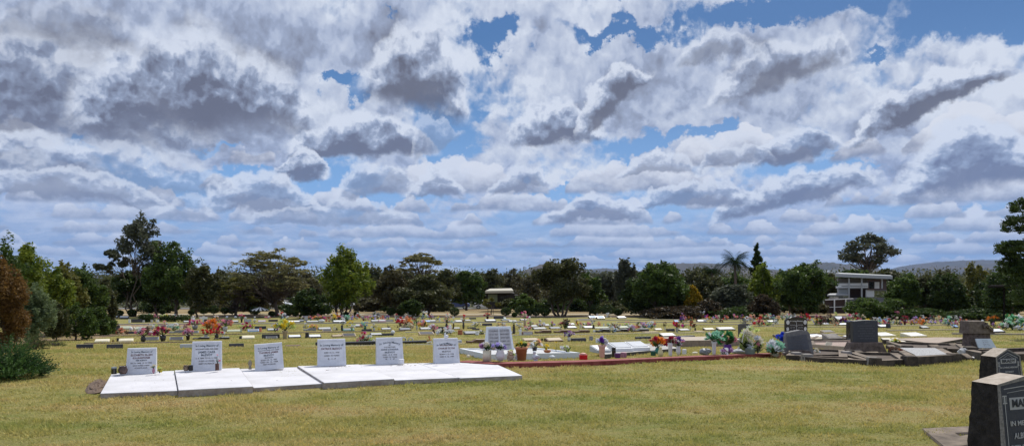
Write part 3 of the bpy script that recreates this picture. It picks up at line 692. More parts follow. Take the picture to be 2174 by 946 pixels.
tree(1108, 90, 622, 28, 662, 'green', 'shrubby green tree right of the cream-roofed house', 'shrub', 'shrub', style='dense', n=2200, lobes=14)
# right edge: tall tree with dark level branches reaching into the frame
def level_tree():
    Y = 40; t = thing('layered_tree', 'tall dark tree at the right edge with level branches reaching in', 'tree', (XZ(2215, 600, Y).x, Y, gz(Y)))
    s = Y/F; bx = 2215; rs = np.random.RandomState(5); L_ = []
    for (px, py, rx, ry) in [(2160,436,22,16),(2172,475,28,16),(2138,522,27,11),(2160,524,30,16),(2198,498,24,22),(2170,548,30,10),(2150,566,24,12),(2185,570,44,20),(2222,455,40,40),(2165,598,34,16),(2195,620,50,30)]:
        L_.append(((px-bx)*s, rs.uniform(-.6,.6), CH+(HY-py)*s-gz(Y), rx*s, rx*s, ry*s))
    P = clumps(L_, 24000, rs, sub=14, tight=.42); V = leaves(P, .075, rs)
    npmesh('crown', V, np.arange(len(V)).reshape(-1,4), lm('dark'), t)
    mb = MB(); mb.tube([(0,0,-.1),(0.05,0,3),(0,0,6.2)], [.18,.14,.05], 8)
    for l in L_: limb(mb, (0,0,l[2]-.25), l[:3], .05, .015, rs, .1, 5)
    mb.build('trunk', BARK, t, smooth=True)
level_tree()
# palms and the pine
def palm(px, Y, top, hw, label, nf=30, drop=1.0):
    s = Y/F; X = (px-HX)*s; t = thing('palm_tree', label, 'palm tree', (X, Y, gz(Y)), group='palms on the skyline'); rs = random.Random(px)
    zc = CH+(HY-top)*s-gz(Y)-hw*s*.55; w = hw*s
    mb = MB(); mb.tube([(0,0,-.2),(.1,0,zc*.5),(0,0,zc)], [.28,.2,.16], 8); mb.build('trunk', BARK, t, smooth=True)
    V = []
    for k in range(nf):
        a = k*2.399; up = rs.uniform(-.15, 1.25); L_ = w*rs.uniform(.95, 1.15); d = Vector((math.cos(a), math.sin(a), 0)); sd = Vector((-d.y, d.x, 0)); prev = Vector((0,0,zc))
        m = 20
        for j in range(m):
            u = (j+1)/m; p = Vector((0,0,zc)) + d*L_*u*(1-.12*up) + Vector((0,0,1))*(L_*up*u - L_*.62*drop*u*u)
            wl = L_*.42*math.sin(min(1, u*1.15)*math.pi*.92)+.02
            for sg in (-1, 1):
                q = prev.lerp(p, .5); e = q + sd*sg*wl + d*wl*.7 - Vector((0,0,wl*.55))
                V += [prev, q, e, p - Vector((0,0,.02))]
            prev = p
    V = np.array([tuple(v) for v in V]); npmesh('crown', V, np.arange(len(V)).reshape(-1,4), leafmat('palm', (.012,.02,.009), (.03,.045,.016), transl=.05, spec=0.0), t)
palm(1560, 110, 534, 34, 'tall dark palm silhouetted on the skyline beside the pine')
palm(1512, 112, 560, 26, 'shorter palm half sunk in the trees left of the tall palm')
tree(1607, 112, 519, 17, 585, 'dark', 'dark pointed pine standing right of the tall palm', 'pine tree', 'pine_tree', style='cone', n=2600, lobes=11, trunk=.09)
# clipped ball shrubs along the mulch bed
for px, py, r, lab in [(253,672,7,'small round clipped shrub at the left end of the mulch bed'),(280,672,8,'round clipped shrub against the tall gum trunk'),(345,668,6,'tiny clipped shrub between the two dark trunks'),
 (407,669,6,'small dark clipped shrub left of the white cross'),(433,668,9,'round shrub above the white cross'),(454,668,10,'flat-topped shrub on a short stem behind black plaque'),(477,668,8,'round shrub, left one of the close pair'),(493,668,9,'round shrub, right one of the close pair'),
 (540,670,10,'bushy clipped shrub behind the striped umbrella, left'),(577,672,6,'small brown clipped shrub right of the umbrella'),(612,672,7,'clipped shrub right of the poinciana trunk'),(627,672,6,'low rounded shrub beside the dense dark bush'),
 (696,668,7,'mushroom-shaped shrub beneath the bright green tree'),(735,672,5,'small round shrub left of the purple flowers'),(757,671,5,'small round shrub right of the purple flowers'),(830,671,9,'flat clipped shrub beside the pale tree line gap'),(851,671,7,'dark clipped shrub before the wide olive tree'),
 (965,672,10,'dark dome shrub at the start of the dry field'),(1074,672,10,'dark dome shrub on the dry field edge'),(1092,673,5,'tiny shrub between two dome shrubs'),(1106,672,12,'large dome shrub, left of the splayed trunk'),(1122,672,9,'dome shrub second left of the splayed trunk'),(1138,672,10,'dome shrub touching the splayed trunk'),
 (1157,672,8,'dome shrub in front of the splayed trunk'),(1265,670,12,'broad dome shrub right of the splayed trunk'),(1291,670,12,'tall dome shrub beside the two tilted plaques'),(1312,671,8,'small dome shrub under grey-green scrub')]:
    shrub_ball(px, py, r, lab)
def hedge(px0, px1, py, h, leaf, label):
    a = G(px0, py); b = G(px1, py); rs = np.random.RandomState(int(px0)); t = thing('low_hedge', label, 'hedge', (a+b)/2)
    n = 1600; w = (b.x-a.x)/2; H = h*a.y/F
    P = np.stack([rs.uniform(-w, w, n), rs.uniform(-.4,.4,n), H*np.sqrt(rs.rand(n))*(.85+.2*np.sin(rs.rand(n)*6))], 1); V = leaves(P, .08, rs)
    npmesh('foliage', V, np.arange(len(V)).reshape(-1,4), lm(leaf), t); mb = MB()
    for i in range(7): mb.tube([(-w*.85+i*w*.28,0,-.03),(-w*.85+i*w*.28,0,H*.6)], [.03,.02], 5)
    mb.build('stem', BARK, t)
hedge(298, 326, 683, 16, 'dark', 'dark clipped hedge block behind the grey box vases'); hedge(338, 404, 682, 14, 'dark', 'long dark low hedge behind lime and white flowers')

HAZE = 3.0e-5
# far woodland and hills
def wood():
    rs = np.random.RandomState(11); V = []
    L_ = []
    for i in range(1500):
        Y = 170*(900/170)**rs.rand(); X = (rs.rand()*2-1)*Y*.85; h = max(4, CH + (HY-rs.uniform(571, 600))/F*Y - gz(Y)); r = rs.uniform(3, 6)*(1+Y/500)
        L_.append((X, Y, gz(Y)+h*.55, r*1.3, r, h*.5))
    P = clumps(L_, 230000, rs, sub=14, tight=.4)
    V = leaves(P, .30+P[:,1]*.0011, rs, flat=.3)
    d = (P[:,1]/300).clip(.6, 2)
    o = npmesh('woodland', V, np.arange(len(V)).reshape(-1,4), lm('olive')); tag(o, 'far mixed woodland filling the valley beyond the cemetery trees', 'woodland', kind='stuff')
wood()
def hills(pts, Y, m, depth=1500):
    """a ridge: photo pixels of its skyline"""
    pts = [(a, b+2.2) for a, b in pts]
    xs = np.arange(pts[0][0], pts[-1][0]+1, 6.); ys = np.interp(xs, [p[0] for p in pts], [p[1] for p in pts]); rs = np.random.RandomState(int(Y)); vs = []; n = len(xs)
    k = np.convolve(np.concatenate([np.full(4, ys[0]), ys, np.full(4, ys[-1])]), np.ones(9)/9, 'valid'); k += rs.normal(size=n)*.25
    rows = 10
    for j in range(rows+1):
        t = j/rows; prof = math.sin(min(1, t)*math.pi/2) if j <= rows else 1
        Yj = Y - depth*(1-t)
        for i in range(n):
            X = (xs[i]-HX)/F*Y; zt = CH+(HY-k[i])/F*Y; z = -60 + (zt+60)*prof + (rs.normal()*Y*.0006 if 0 < j < rows else 0)
            vs.append((X, Yj, z))
    for i in range(n): vs.append(((xs[i]-HX)/F*Y, Y+depth, -60))
    fs = [(j*n+i, j*n+i+1, (j+1)*n+i+1, (j+1)*n+i) for j in range(rows+1) for i in range(n-1)]
    mb = MB(); mb.add(vs, fs); tag(mb.build('hills', m, smooth=True), kind='structure')
HILLM = mat('hill_scrub', (.02,.028,.03), .95, second=(.065,.052,.05), scale=.004)
hills([(380,590),(450,580),(520,576),(600,582),(700,592)], 7000, HILLM)
hills([(940,590),(980,577),(1010,576),(1050,582),(1090,588)], 4200, HILLM, 700)
hills([(1060,592),(1110,572),(1150,558),(1175,552),(1205,558),(1250,576),(1300,590)], 3600, HILLM, 700)
hills([(1180,582),(1240,570),(1290,566),(1330,572),(1420,575),(1560,580)], 9000, HILLM)
hills([(1330,590),(1380,560),(1410,555),(1450,557),(1500,555),(1530,558),(1600,566),(1660,574),(1700,590)], 5200, HILLM, 900)
hills([(1620,588),(1700,560),(1740,553),(1780,558),(1840,566),(1900,588)], 5600, HILLM, 900)
hills([(1850,580),(1910,563),(1960,556),(2010,552),(2060,550),(2110,549),(2174,548),(2300,546),(2500,560)], 9500, HILLM)
hills([(1880,590),(1960,564),(2040,560),(2110,556),(2200,554),(2350,560)], 7500, HILLM, 900)
hills([(-600,575),(-300,560),(0,566),(200,580),(420,590)], 9000, HILLM)

# the air: one even box of pale haze round everything below the sky
mb = MB(); mb.box(-9500, 9500, -300, 11500, -120, 420)
hz = mb.build('haze'); hz.data.materials.clear(); hm = bpy.data.materials.new('haze_air'); hm.use_nodes = True; nt = hm.node_tree
for nd in list(nt.nodes):
    if nd.type != 'OUTPUT_MATERIAL': nt.nodes.remove(nd)
pv = nt.nodes.new('ShaderNodeVolumePrincipled'); pv.inputs['Color'].default_value = (.36,.58,1,1); pv.inputs['Density'].default_value = HAZE
pv.inputs['Anisotropy'].default_value = 0.0
nt.links.new(pv.outputs[0], nt.nodes['Material Output'].inputs['Volume']); hz.data.materials.append(hm); tag(hz, kind='stuff')
# ------------------------------------------------------------------ houses, shelter, cars beyond the trees
def slab_px(mb, pts, Y, depth):
    """flat quad outline in photo pixels at distance Y, given real depth"""
    f = [XZ(px, py, Y) for px, py in pts]; b = [p + Vector((0, depth, 0)) for p in f]
    vs = f + b; n = len(f)
    mb.add(vs, [tuple(range(n)), tuple(range(2*n-1, n-1, -1))] + [((i+1) % n, i, i+n, (i+1) % n+n) for i in range(n)])
def part(name, pts, Y, depth, m, parent):
    mb = MB(); slab_px(mb, pts, Y, depth); o = mb.build(name, m); o.parent = parent
    o.matrix_parent_inverse = Matrix.Translation(-parent.location); return o
def rect(x0, x1, y0, y1): return [(x0, y1), (x1, y1), (x1, y0), (x0, y0)]
PAINT = mat('pale_paint', (.38,.40,.41), .6, var=.06); WHITEP = mat('white_paint', (.74,.75,.76), .55, var=.04)
CREAMP = mat('cream_paint', (.42,.39,.31), .6, var=.06); GLASSD = mat('dark_window_glass', (.015,.018,.022), .12, var=.2, spec=.6)
BRICK = mat('brown_brick', (.13,.095,.09), .85, var=.25, scale=20); ROOFG = mat('grey_roof_sheet', (.25,.26,.27), .6, var=.1)
REDB = mat('red_brown_panel', (.055,.035,.032), .8, var=.25)
Y = 98
h = thing('two_storey_house', 'pale two-storey house with thin flat roof and white balcony among trees', 'house', (XZ(1830, 640, Y).x, Y, gz(Y)))
roof = MB(); a = [XZ(1773,587,Y-1), XZ(1895,592,Y-1), XZ(1890,590,Y+9), XZ(1785,585,Y+9)]
roof.hull([p+Vector((0,0,.42)) for p in a], a); o = roof.build('roof', PAINT); o.parent = h; o.matrix_parent_inverse = Matrix.Translation(-h.location)
for px in (1803, 1830, 1873): part('post', rect(px-1.2, px+1.2, 590, 612 if px == 1873 else 632), Y-.6, .15, PAINT, h)
part('upper_wall', rect(1779, 1882, 590, 617), Y+5, .3, mat('grey_wall', (.20,.20,.21), .8), h)
part('balcony', [(1776,611),(1843,610.5),(1843,600),(1780,601),(1776,604)], Y, .25, WHITEP, h)
part('balcony_rail', rect(1787, 1842, 606.5, 607.5), Y-.06, .06, mat('rail_grey', (.16,.17,.18), .5), h)
part('brick_wall', rect(1843.5, 1882, 593, 615), Y+.3, .3, BRICK, h)
w_ = part('window', rect(1857, 1867, 598, 612), Y+.22, .1, WHITEP, h)
part('window', rect(1846, 1855, 598, 612), Y+.22, .1, GLASSD, h)
part('lower_wall', rect(1780, 1803, 613, 624), Y+.5, .3, PAINT, h); part('lower_wall', rect(1840, 1856, 615, 630), Y+.5, .3, WHITEP, h)
part('wall_opening', rect(1803, 1840, 613, 633), Y+2.5, .2, REDB, h); part('lower_wall', rect(1780, 1890, 632, 668), Y+.8, 3, mat('grey_wall', (.20,.20,.21), .8), h)
rf = MB(); a = [XZ(1756,628,Y-2), XZ(1802,628,Y-2), XZ(1800,624,Y+.4), XZ(1762,625,Y+.4)]
rf.hull([p+Vector((0,0,.16)) for p in a], a); o = rf.build('porch_roof', ROOFG); o.parent = h; o.matrix_parent_inverse = Matrix.Translation(-h.location)
Y = 90
s_ = thing('framed_screen', 'dark red-brown screen with white posts and rails below the two-storey house', 'screen', (XZ(1762, 640, Y).x, Y, gz(Y)))
part('panel', [(1729,668),(1797,666),(1797,634),(1752,636),(1729,652)], Y+.15, .1, REDB, s_)
part('rail', [(1751,637),(1812,634),(1812,632.6),(1751,635.4)], Y, .12, WHITEP, s_); part('rail', [(1729,653.4),(1797,651),(1797,649.8),(1731,652)], Y, .12, WHITEP, s_)
for px, t_, b_ in ((1729.5,653,668),(1749,636,667),(1772,635,667),(1796,634,667)): part('post', rect(px-1, px+1, t_, b_), Y-.13, .12, WHITEP, s_)
Y = 88
h = thing('cream_roofed_house', 'low dark house with a cream roof beyond the dry field', 'house', (XZ(1062, 650, Y).x, Y+14, gz(Y)))
Yh = 99
part('wall', rect(1036, 1092, 622, 655), Yh, 6, mat('dark_wall', (.035,.032,.032), .9), h); part('wall', rect(1036, 1056, 624, 640), Yh-.1, .09, mat('green_wall', (.18,.22,.15), .8), h)  # evenly dark main wall with a green patch at its left
rf = MB(); a = [XZ(1030,622,Yh-1.5), XZ(1090,621,Yh-1.5), XZ(1086,616,Yh+5), XZ(1040,617,Yh+5)]; rf.hull([p+Vector((0,0,.3)) for p in a], a)
o = rf.build('roof', CREAMP); o.parent = h; o.matrix_parent_inverse = Matrix.Translation(-h.location)
part('window', rect(1062, 1075, 628, 640), Yh-.12, .1, GLASSD, h); part('wall', rect(1092.3, 1100, 626, 655), Yh+1, 3, mat('dark_wall', (.035,.032,.032), .9), h); part('wall', rect(1106, 1126, 630, 650), Yh+2, 3, mat('pinkish_wall', (.30,.25,.24), .8), h)
for nm, lab, (x0, x1, y0, y1), rc, wc in [('white_roofed_house', 'small house with bright white roof behind the feathery poinciana', (562, 600, 634, 656), WHITEP, ROOFG), ('grey_house', 'dim grey house glimpsed left of the dark olive tree', (845, 880, 636, 656), WHITEP, ROOFG)]:
    Yh = 136; h = thing(nm, lab, 'house', (XZ((x0+x1)/2, 650, Yh).x, Yh, gz(Yh)))
    part('wall', rect(x0+3, x1-3, y0+3, y1+4), Yh, 5, wc, h)
    rf = MB(); a = [XZ(x0,y0+4,Yh-1), XZ(x1,y0+4,Yh-1), XZ(x1-6,y0,Yh+3), XZ(x0+6,y0,Yh+3)]; rf.hull([p+Vector((0,0,.25)) for p in a], a)
    o = rf.build('roof', rc); o.parent = h; o.matrix_parent_inverse = Matrix.Translation(-h.location)
    part('window', rect(x0+8, x0+14, y0+8, y0+14), Yh-.12, .1, GLASSD, h)
Yh = 420
o = MB(); slab_px(o, [(1758,578),(1790,577),(1788,572.5),(1760,573)], Yh, 30); tag(o.build('white_shed', WHITEP), 'distant long white shed roof left of the fan-shaped gum', 'shed')
# dark shelter at the right edge
Y = 60
sh = thing('picnic_shelter', 'dark open shelter with thin flat roof under trees at the right edge', 'shelter', (XZ(2150, 640, Y).x, Y, gz(Y)))
DK = mat('dark_timber', (.018,.016,.015), 1.0, spec=0.0)
rf = MB(); a = [XZ(2097,610,Y-2), XZ(2240,611,Y-2), XZ(2235,608,Y+3), XZ(2105,607,Y+3)]; rf.hull([p+Vector((0,0,.12)) for p in a], a)
o = rf.build('roof', DK); o.parent = sh; o.matrix_parent_inverse = Matrix.Translation(-sh.location)
for px in (2133, 2196): part('post', rect(px-1, px+1, 609, 690), Y-1, .15, DK, sh)
# flag pole
fp = MB(); Y = 95; b0 = XZ(2145, 535, Y); fp.tube([(b0.x, Y, gz(Y)), (b0.x, Y, b0.z)], [.06, .04], 8); tag(fp.build('light_pole', PAINT), 'thin pale pole rising beside the level-branched tree', 'pole')
# striped umbrella by the mulch bed
Y = 74; u = thing('striped_umbrella', 'open umbrella with dark and white stripes under the poinciana', 'umbrella', (XZ(552, 660, Y).x, Y, gz(Y)))
mb = MB(); mb.tube([(0,0,0),(0,0,CH+(HY-650)*Y/F-gz(Y))], [.025,.02], 6); mb.build('pole', BARK, u)
cu = MB(); WS, DS = WHITEP, mat('dark_cloth', (.03,.035,.04), .8); zt = CH+(HY-651)*Y/F-gz(Y); zb = CH+(HY-657)*Y/F-gz(Y); rr_ = 18*Y/F
for k in range(24):
    cu.use(WS if k % 2 else DS); a0, a1 = 2*math.pi*k/24, 2*math.pi*(k+1)/24
    cu.add([(0,0,zt),(rr_*math.cos(a0),rr_*math.sin(a0),zb),(rr_*math.cos(a1),rr_*math.sin(a1),zb)], [(0,1,2)])
    cu.add([(rr_*math.cos(a0),rr_*math.sin(a0),zb),(rr_*math.cos(a1),rr_*math.sin(a1),zb),(rr_*math.cos(a1),rr_*math.sin(a1),zb-.07),(rr_*math.cos(a0),rr_*math.sin(a0),zb-.07)], [(0,1,2,3)])
cu.build('canopy', None, u)
# cars parked along the road
def car(px, Y, paint, label, face=1):
    t = thing('parked_car', label, 'car', (XZ(px, 655, Y).x, Y, gz(Y)+.012), rotz=R(3), group='cars parked beyond the dry field')
    P = [(-2.1,.35),(-2.15,.75),(-1.95,.92),(-1.25,1.0),(-.65,1.42),(.75,1.45),(1.45,1.02),(2.0,.9),(2.15,.7),(2.1,.35)]
    mb = MB(); mb.prism([(x*face, z) for x, z in (P if face > 0 else P)][::face], -.85, .85); mb.build('body', paint, t, bevel=.05)
    wn = MB(); q = [(-1.12,1.02),(-.6,1.37),(.7,1.39),(1.3,1.03)]; wn.prism([(x*face, z) for x, z in q][::face], -.86, -.853); wn.prism([(x*face, z) for x, z in q][::face], .853, .86); wn.build('window', GLASSD, t)
    for x in (-1.35, 1.35):
        for y in (-.80, .80):
            M = Matrix.Translation((x, y, .33)) @ Matrix.Rotation(R(90), 4, 'X'); w_ = MB(); w_.use(mat('tyre', (.02,.02,.02), .9)).lathe([(.33,-.1),(.33,.1)], 16, M); w_.use(PAINT).lathe([(.18,-.11),(.18,.11)], 12, M); w_.build('wheel', None, t)
car(722, 117, mat('silver_car_paint', (.45,.47,.5), .3, var=.03, spec=.6), 'silver parked car seen under the bright green tree')
car(846, 118, mat('white_car_paint', (.7,.7,.72), .3, var=.03, spec=.6), 'white parked car left of the wide olive tree', -1)
car(870, 124, mat('navy_car_paint', (.03,.05,.12), .3, var=.03, spec=.6), 'dark blue parked car next to the white car')
car(968, 119, mat('blue_car_paint', (.05,.08,.2), .3, var=.03, spec=.6), 'blue parked car at the left end of the open field', -1)
car(1034, 121, mat('white_car_paint', (.7,.7,.72), .3, var=.03, spec=.6), 'pale parked car in front of the cream-roofed house')
car(588, 117, mat('silver_car_paint', (.45,.47,.5), .3, var=.03, spec=.6), 'silver parked car in shade behind the poinciana trunk', -1)
# sapling stakes
for k, px in enumerate((1036, 1047)):
    g = G(px, 668); mb = MB(); mb.box(-.03,.03,-.03,.03,-.05,.95); o = mb.build('garden_stake', BARK, loc=g); tag(o, 'left dark stake beside the young sapling' if k == 0 else 'right dark stake beside the young sapling', 'stake')
# ------------------------------------------------------------------ the white family graves in front
MARBLE = mat('white_marble', (.56,.565,.60), .5, second=(.78,.79,.84), scale=3.2, bump=.12)
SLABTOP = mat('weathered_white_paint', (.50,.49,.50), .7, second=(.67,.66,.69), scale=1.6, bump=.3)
MARBLE2 = mat('weathered_shaded_white_side', (.22,.17,.14), .9, second=(.50,.46,.42), scale=7, bump=.5)  # dirty brown slab edges, with their shade mixed into the colour too
INK = mat('dark_engraving', (.10,.12,.15), .7)
INKG = mat('faded_engraving', (.20,.19,.20), .7)
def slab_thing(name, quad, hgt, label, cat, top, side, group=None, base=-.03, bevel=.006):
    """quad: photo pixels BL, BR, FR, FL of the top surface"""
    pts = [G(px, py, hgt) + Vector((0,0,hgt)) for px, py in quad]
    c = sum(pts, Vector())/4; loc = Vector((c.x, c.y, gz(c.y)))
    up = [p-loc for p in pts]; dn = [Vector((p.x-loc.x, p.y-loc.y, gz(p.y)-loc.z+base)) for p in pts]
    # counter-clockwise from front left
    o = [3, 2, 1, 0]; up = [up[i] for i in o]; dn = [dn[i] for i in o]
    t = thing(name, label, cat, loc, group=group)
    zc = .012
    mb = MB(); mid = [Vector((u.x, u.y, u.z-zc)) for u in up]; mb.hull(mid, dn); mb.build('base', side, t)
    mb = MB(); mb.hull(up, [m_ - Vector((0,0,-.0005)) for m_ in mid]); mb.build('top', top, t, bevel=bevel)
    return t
GS = 'white slabs of the front grave row'
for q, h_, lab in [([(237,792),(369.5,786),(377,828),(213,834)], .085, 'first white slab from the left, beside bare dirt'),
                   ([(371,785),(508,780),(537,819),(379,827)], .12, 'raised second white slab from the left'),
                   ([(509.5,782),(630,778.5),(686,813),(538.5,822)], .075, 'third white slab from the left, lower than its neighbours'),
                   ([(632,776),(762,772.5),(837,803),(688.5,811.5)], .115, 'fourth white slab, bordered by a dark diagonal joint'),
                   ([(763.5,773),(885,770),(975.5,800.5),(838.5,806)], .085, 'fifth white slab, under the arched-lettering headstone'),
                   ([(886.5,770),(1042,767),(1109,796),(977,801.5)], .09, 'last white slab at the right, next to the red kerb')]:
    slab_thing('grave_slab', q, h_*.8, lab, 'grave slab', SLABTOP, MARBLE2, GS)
def headstone(px, py, wpx, hpx, lines, label, yaw=R(17), th=.10, lean=.34, roll=0, ink=INK, arch=False, pz=.07):
    g = G(px, py, pz) + Vector((0,0,pz)); s = g.y/F; w = wpx*s/math.cos(yaw)/2; h = hpx*s
    t = thing('headstone', label, 'headstone', g, rotz=yaw, group='white desk headstones on the front slabs'); t.rotation_euler.y = roll
    # body: front face leaning back, thick foot
    bt = th*1.7; tp = lean*h
    def fr(x, z, d=0): # point on the front face
        return Vector((x*(1 - .03*z/h), tp*z/h + d, z))
    mb = MB(); i_ = .055*w*2; z0, z1 = .17*h, .93*h; ins = .009
    O = [fr(-w,0), fr(w,0), fr(w,h), fr(-w,h)]; I = [fr(-w+i_*1.3,z0), fr(w-i_*1.3,z0), fr(w-i_*1.3,z1), fr(-w+i_*1.3,z1)]
    J = [p + Vector((0,ins,0)) for p in I]
    Bk = [Vector((-w,bt,0)), Vector((w,bt,0)), Vector((w*.97,tp+th*.75,h)), Vector((-w*.97,tp+th*.75,h))]
    vs = O+I+J+Bk; fs = [(0,1,5,4),(1,2,6,5),(2,3,7,6),(3,0,4,7),(4,5,9,8),(5,6,10,9),(6,7,11,10),(7,4,8,11),(13,12,15,14),(0,12,13,1),(1,13,14,2),(2,14,15,3),(3,15,12,0)]
    mb.add(vs, fs); mb.build('body', MARBLE, t)
    pl = MB(); pl.add([p - Vector((0,.002,0)) for p in J], [(0,1,2,3)]); pl.build('inscription_panel', MARBLE, t)
    ang = math.atan2(h, tp)
    ph = z1-z0; W = 2*(w-i_*1.3)
    for (ln, fy, fs_, fw, mt) in lines:
        z = z0 + ph*(1-fy); p = fr(0, z, ins-.004)
        if arch and fy < .2:
            n = len(ln); ww = W*fw
            for k, ch in enumerate(ln):
                if ch == ' ': continue
                u = (k+.5)/n-.5; p = fr(u*ww, z - ph*.26*u*u*1.6, ins-.004)
                tx_ = text_mesh('lettering', ch, ph*fs_*1.25, mt, t, p, (ang, -u*.0, 0), bold=.0008); 
        else:
            text_mesh('lettering', ln, ph*fs_*1.25, mt, t, p, (ang, 0, 0), bold=.0008, width=W*fw)
    return t
R_ = INK; rd = mat('reddish_engraving', (.16,.07,.075), .7)
headstone(298.5, 793, 56, 53, [('In Loving Memory of',.10,.10,.82,INK),('ELIZABETH ELLEN',.26,.115,.84,rd),('ROLLINGSTONER',.41,.115,.68,rd),('NEE McEVOY',.54,.07,.44,INK),('20 10 1862  8 10 1950',.67,.075,.84,INKG),('WHO PASSED AWAY',.80,.07,.66,INKG),('AT NORTH ROCK',.92,.07,.50,INKG)],
          'leftmost white headstone, with a dark jar and black pot at its foot')
headstone(438, 786, 58, 60, [('In Loving Memory of',.10,.11,.88,INK),('ROLLINGSTONER AND JAMES',.25,.07,.86,INKG),('JAMES CARR',.39,.115,.66,INK),('McEVOY',.52,.115,.44,INK),('5. 4. 1868 TO 16. 4. 1932',.66,.075,.84,INKG),('AGED 64 YEARS',.79,.075,.60,INKG),('REST IN PEACE',.91,.075,.60,INKG)],
          'tall white headstone, second from left, with a brown vase before it', pz=.096)
headstone(572.5, 784, 56, 54, [('In Loving Memory of',.12,.11,.86,INK),('ROLLINGSTONER AND JAMES',.24,.05,.86,INKG),('THOMAS JAMES',.36,.105,.78,rd),('McEVOY',.50,.105,.42,INK),('BELOVED SON',.62,.07,.34,INKG),('BORN 20. 12. 1897',.73,.075,.66,INKG),('DIED 26. 12. 1958',.84,.075,.70,INKG),('REST IN PEACE',.95,.065,.5,INKG)],
          'third white headstone from the left, tilted sideways a little', pz=.06, roll=R(-3.5))
headstone(705, 776, 57, 55, [('In Loving Memory of',.20,.12,.94,INK),('PATRICK McEVOY',.38,.12,.84,rd),('DIED 10. 11. 1940',.57,.075,.62,INKG),('AGED 78 YEARS',.72,.075,.62,INKG),('R . I . P',.88,.10,.32,INKG)],
          'fourth white headstone with R.I.P. and little writing', pz=.092, arch=True)
headstone(829, 772.5, 55, 55, [('In Loving Memory',.14,.12,.92,INK),('OF',.28,.07,.08,INK),('OUR MOTHER',.38,.07,.50,INKG),('ANNIE JOHANNA',.50,.10,.76,INK),('McEVOY',.64,.10,.44,INK),('DIED 18. 8. 1940',.76,.07,.62,INKG),('AGED 76 YEARS',.87,.07,.62,INKG),('R . I . P',.97,.08,.40,INKG)],
          'fifth white headstone with a white cup by its right corner', arch=True)
headstone(950, 770, 52, 51, [('In Loving Memory of',.18,.12,.92,INK),('ROLLINGSTONER',.28,.06,.6,rd),('CHARLES CLYDE',.44,.10,.78,rd),('McEVOY',.61,.10,.42,INKG),('BORN 3. 10. 1905',.75,.075,.66,INKG),('DIED 3. 12. 1980',.88,.075,.66,INKG)],
          'sixth and last white headstone in the slab row', arch=True)

# ------------------------------------------------------------------ flowers, vases and small ornaments
VASES = dict(tall=[(.5,0),(.62,.1),(.72,.75),(1,1)], pot=[(.72,0),(.95,.85),(1.05,.85),(1.05,1)], can=[(1,0),(1,1)], urn=[(.45,0),(.95,.35),(1,.6),(.7,.88),(.8,1)], bowl=[(.55,0),(.9,.35),(1,1)])
def petals(mb, c, r, rs, k=7):
    """one flower head: a ring of cupped petals round a heart"""
    c = Vector(c); ax = Vector((rs.gauss(0,.5), rs.gauss(-.5,.5), rs.gauss(.6,.4))).normalized(); a = ax.orthogonal().normalized(); b = ax.cross(a)
    for ring, (rr, up) in enumerate(((1, .25), (.62, .62))):
        for j in range(k):
            t = 2*math.pi*(j+ring*.5)/k; d = a*math.cos(t)+b*math.sin(t); e = a*math.cos(t+.45)+b*math.sin(t+.45); f = a*math.cos(t-.45)+b*math.sin(t-.45)
            mb.add([c, c+f*r*rr*.62+ax*r*up*.4, c+d*r*rr+ax*r*up, c+e*r*rr*.62+ax*r*up*.4], [(0,1,2,3)])
    mb.ball(c+ax*r*.2, r*.3, 5, 4)
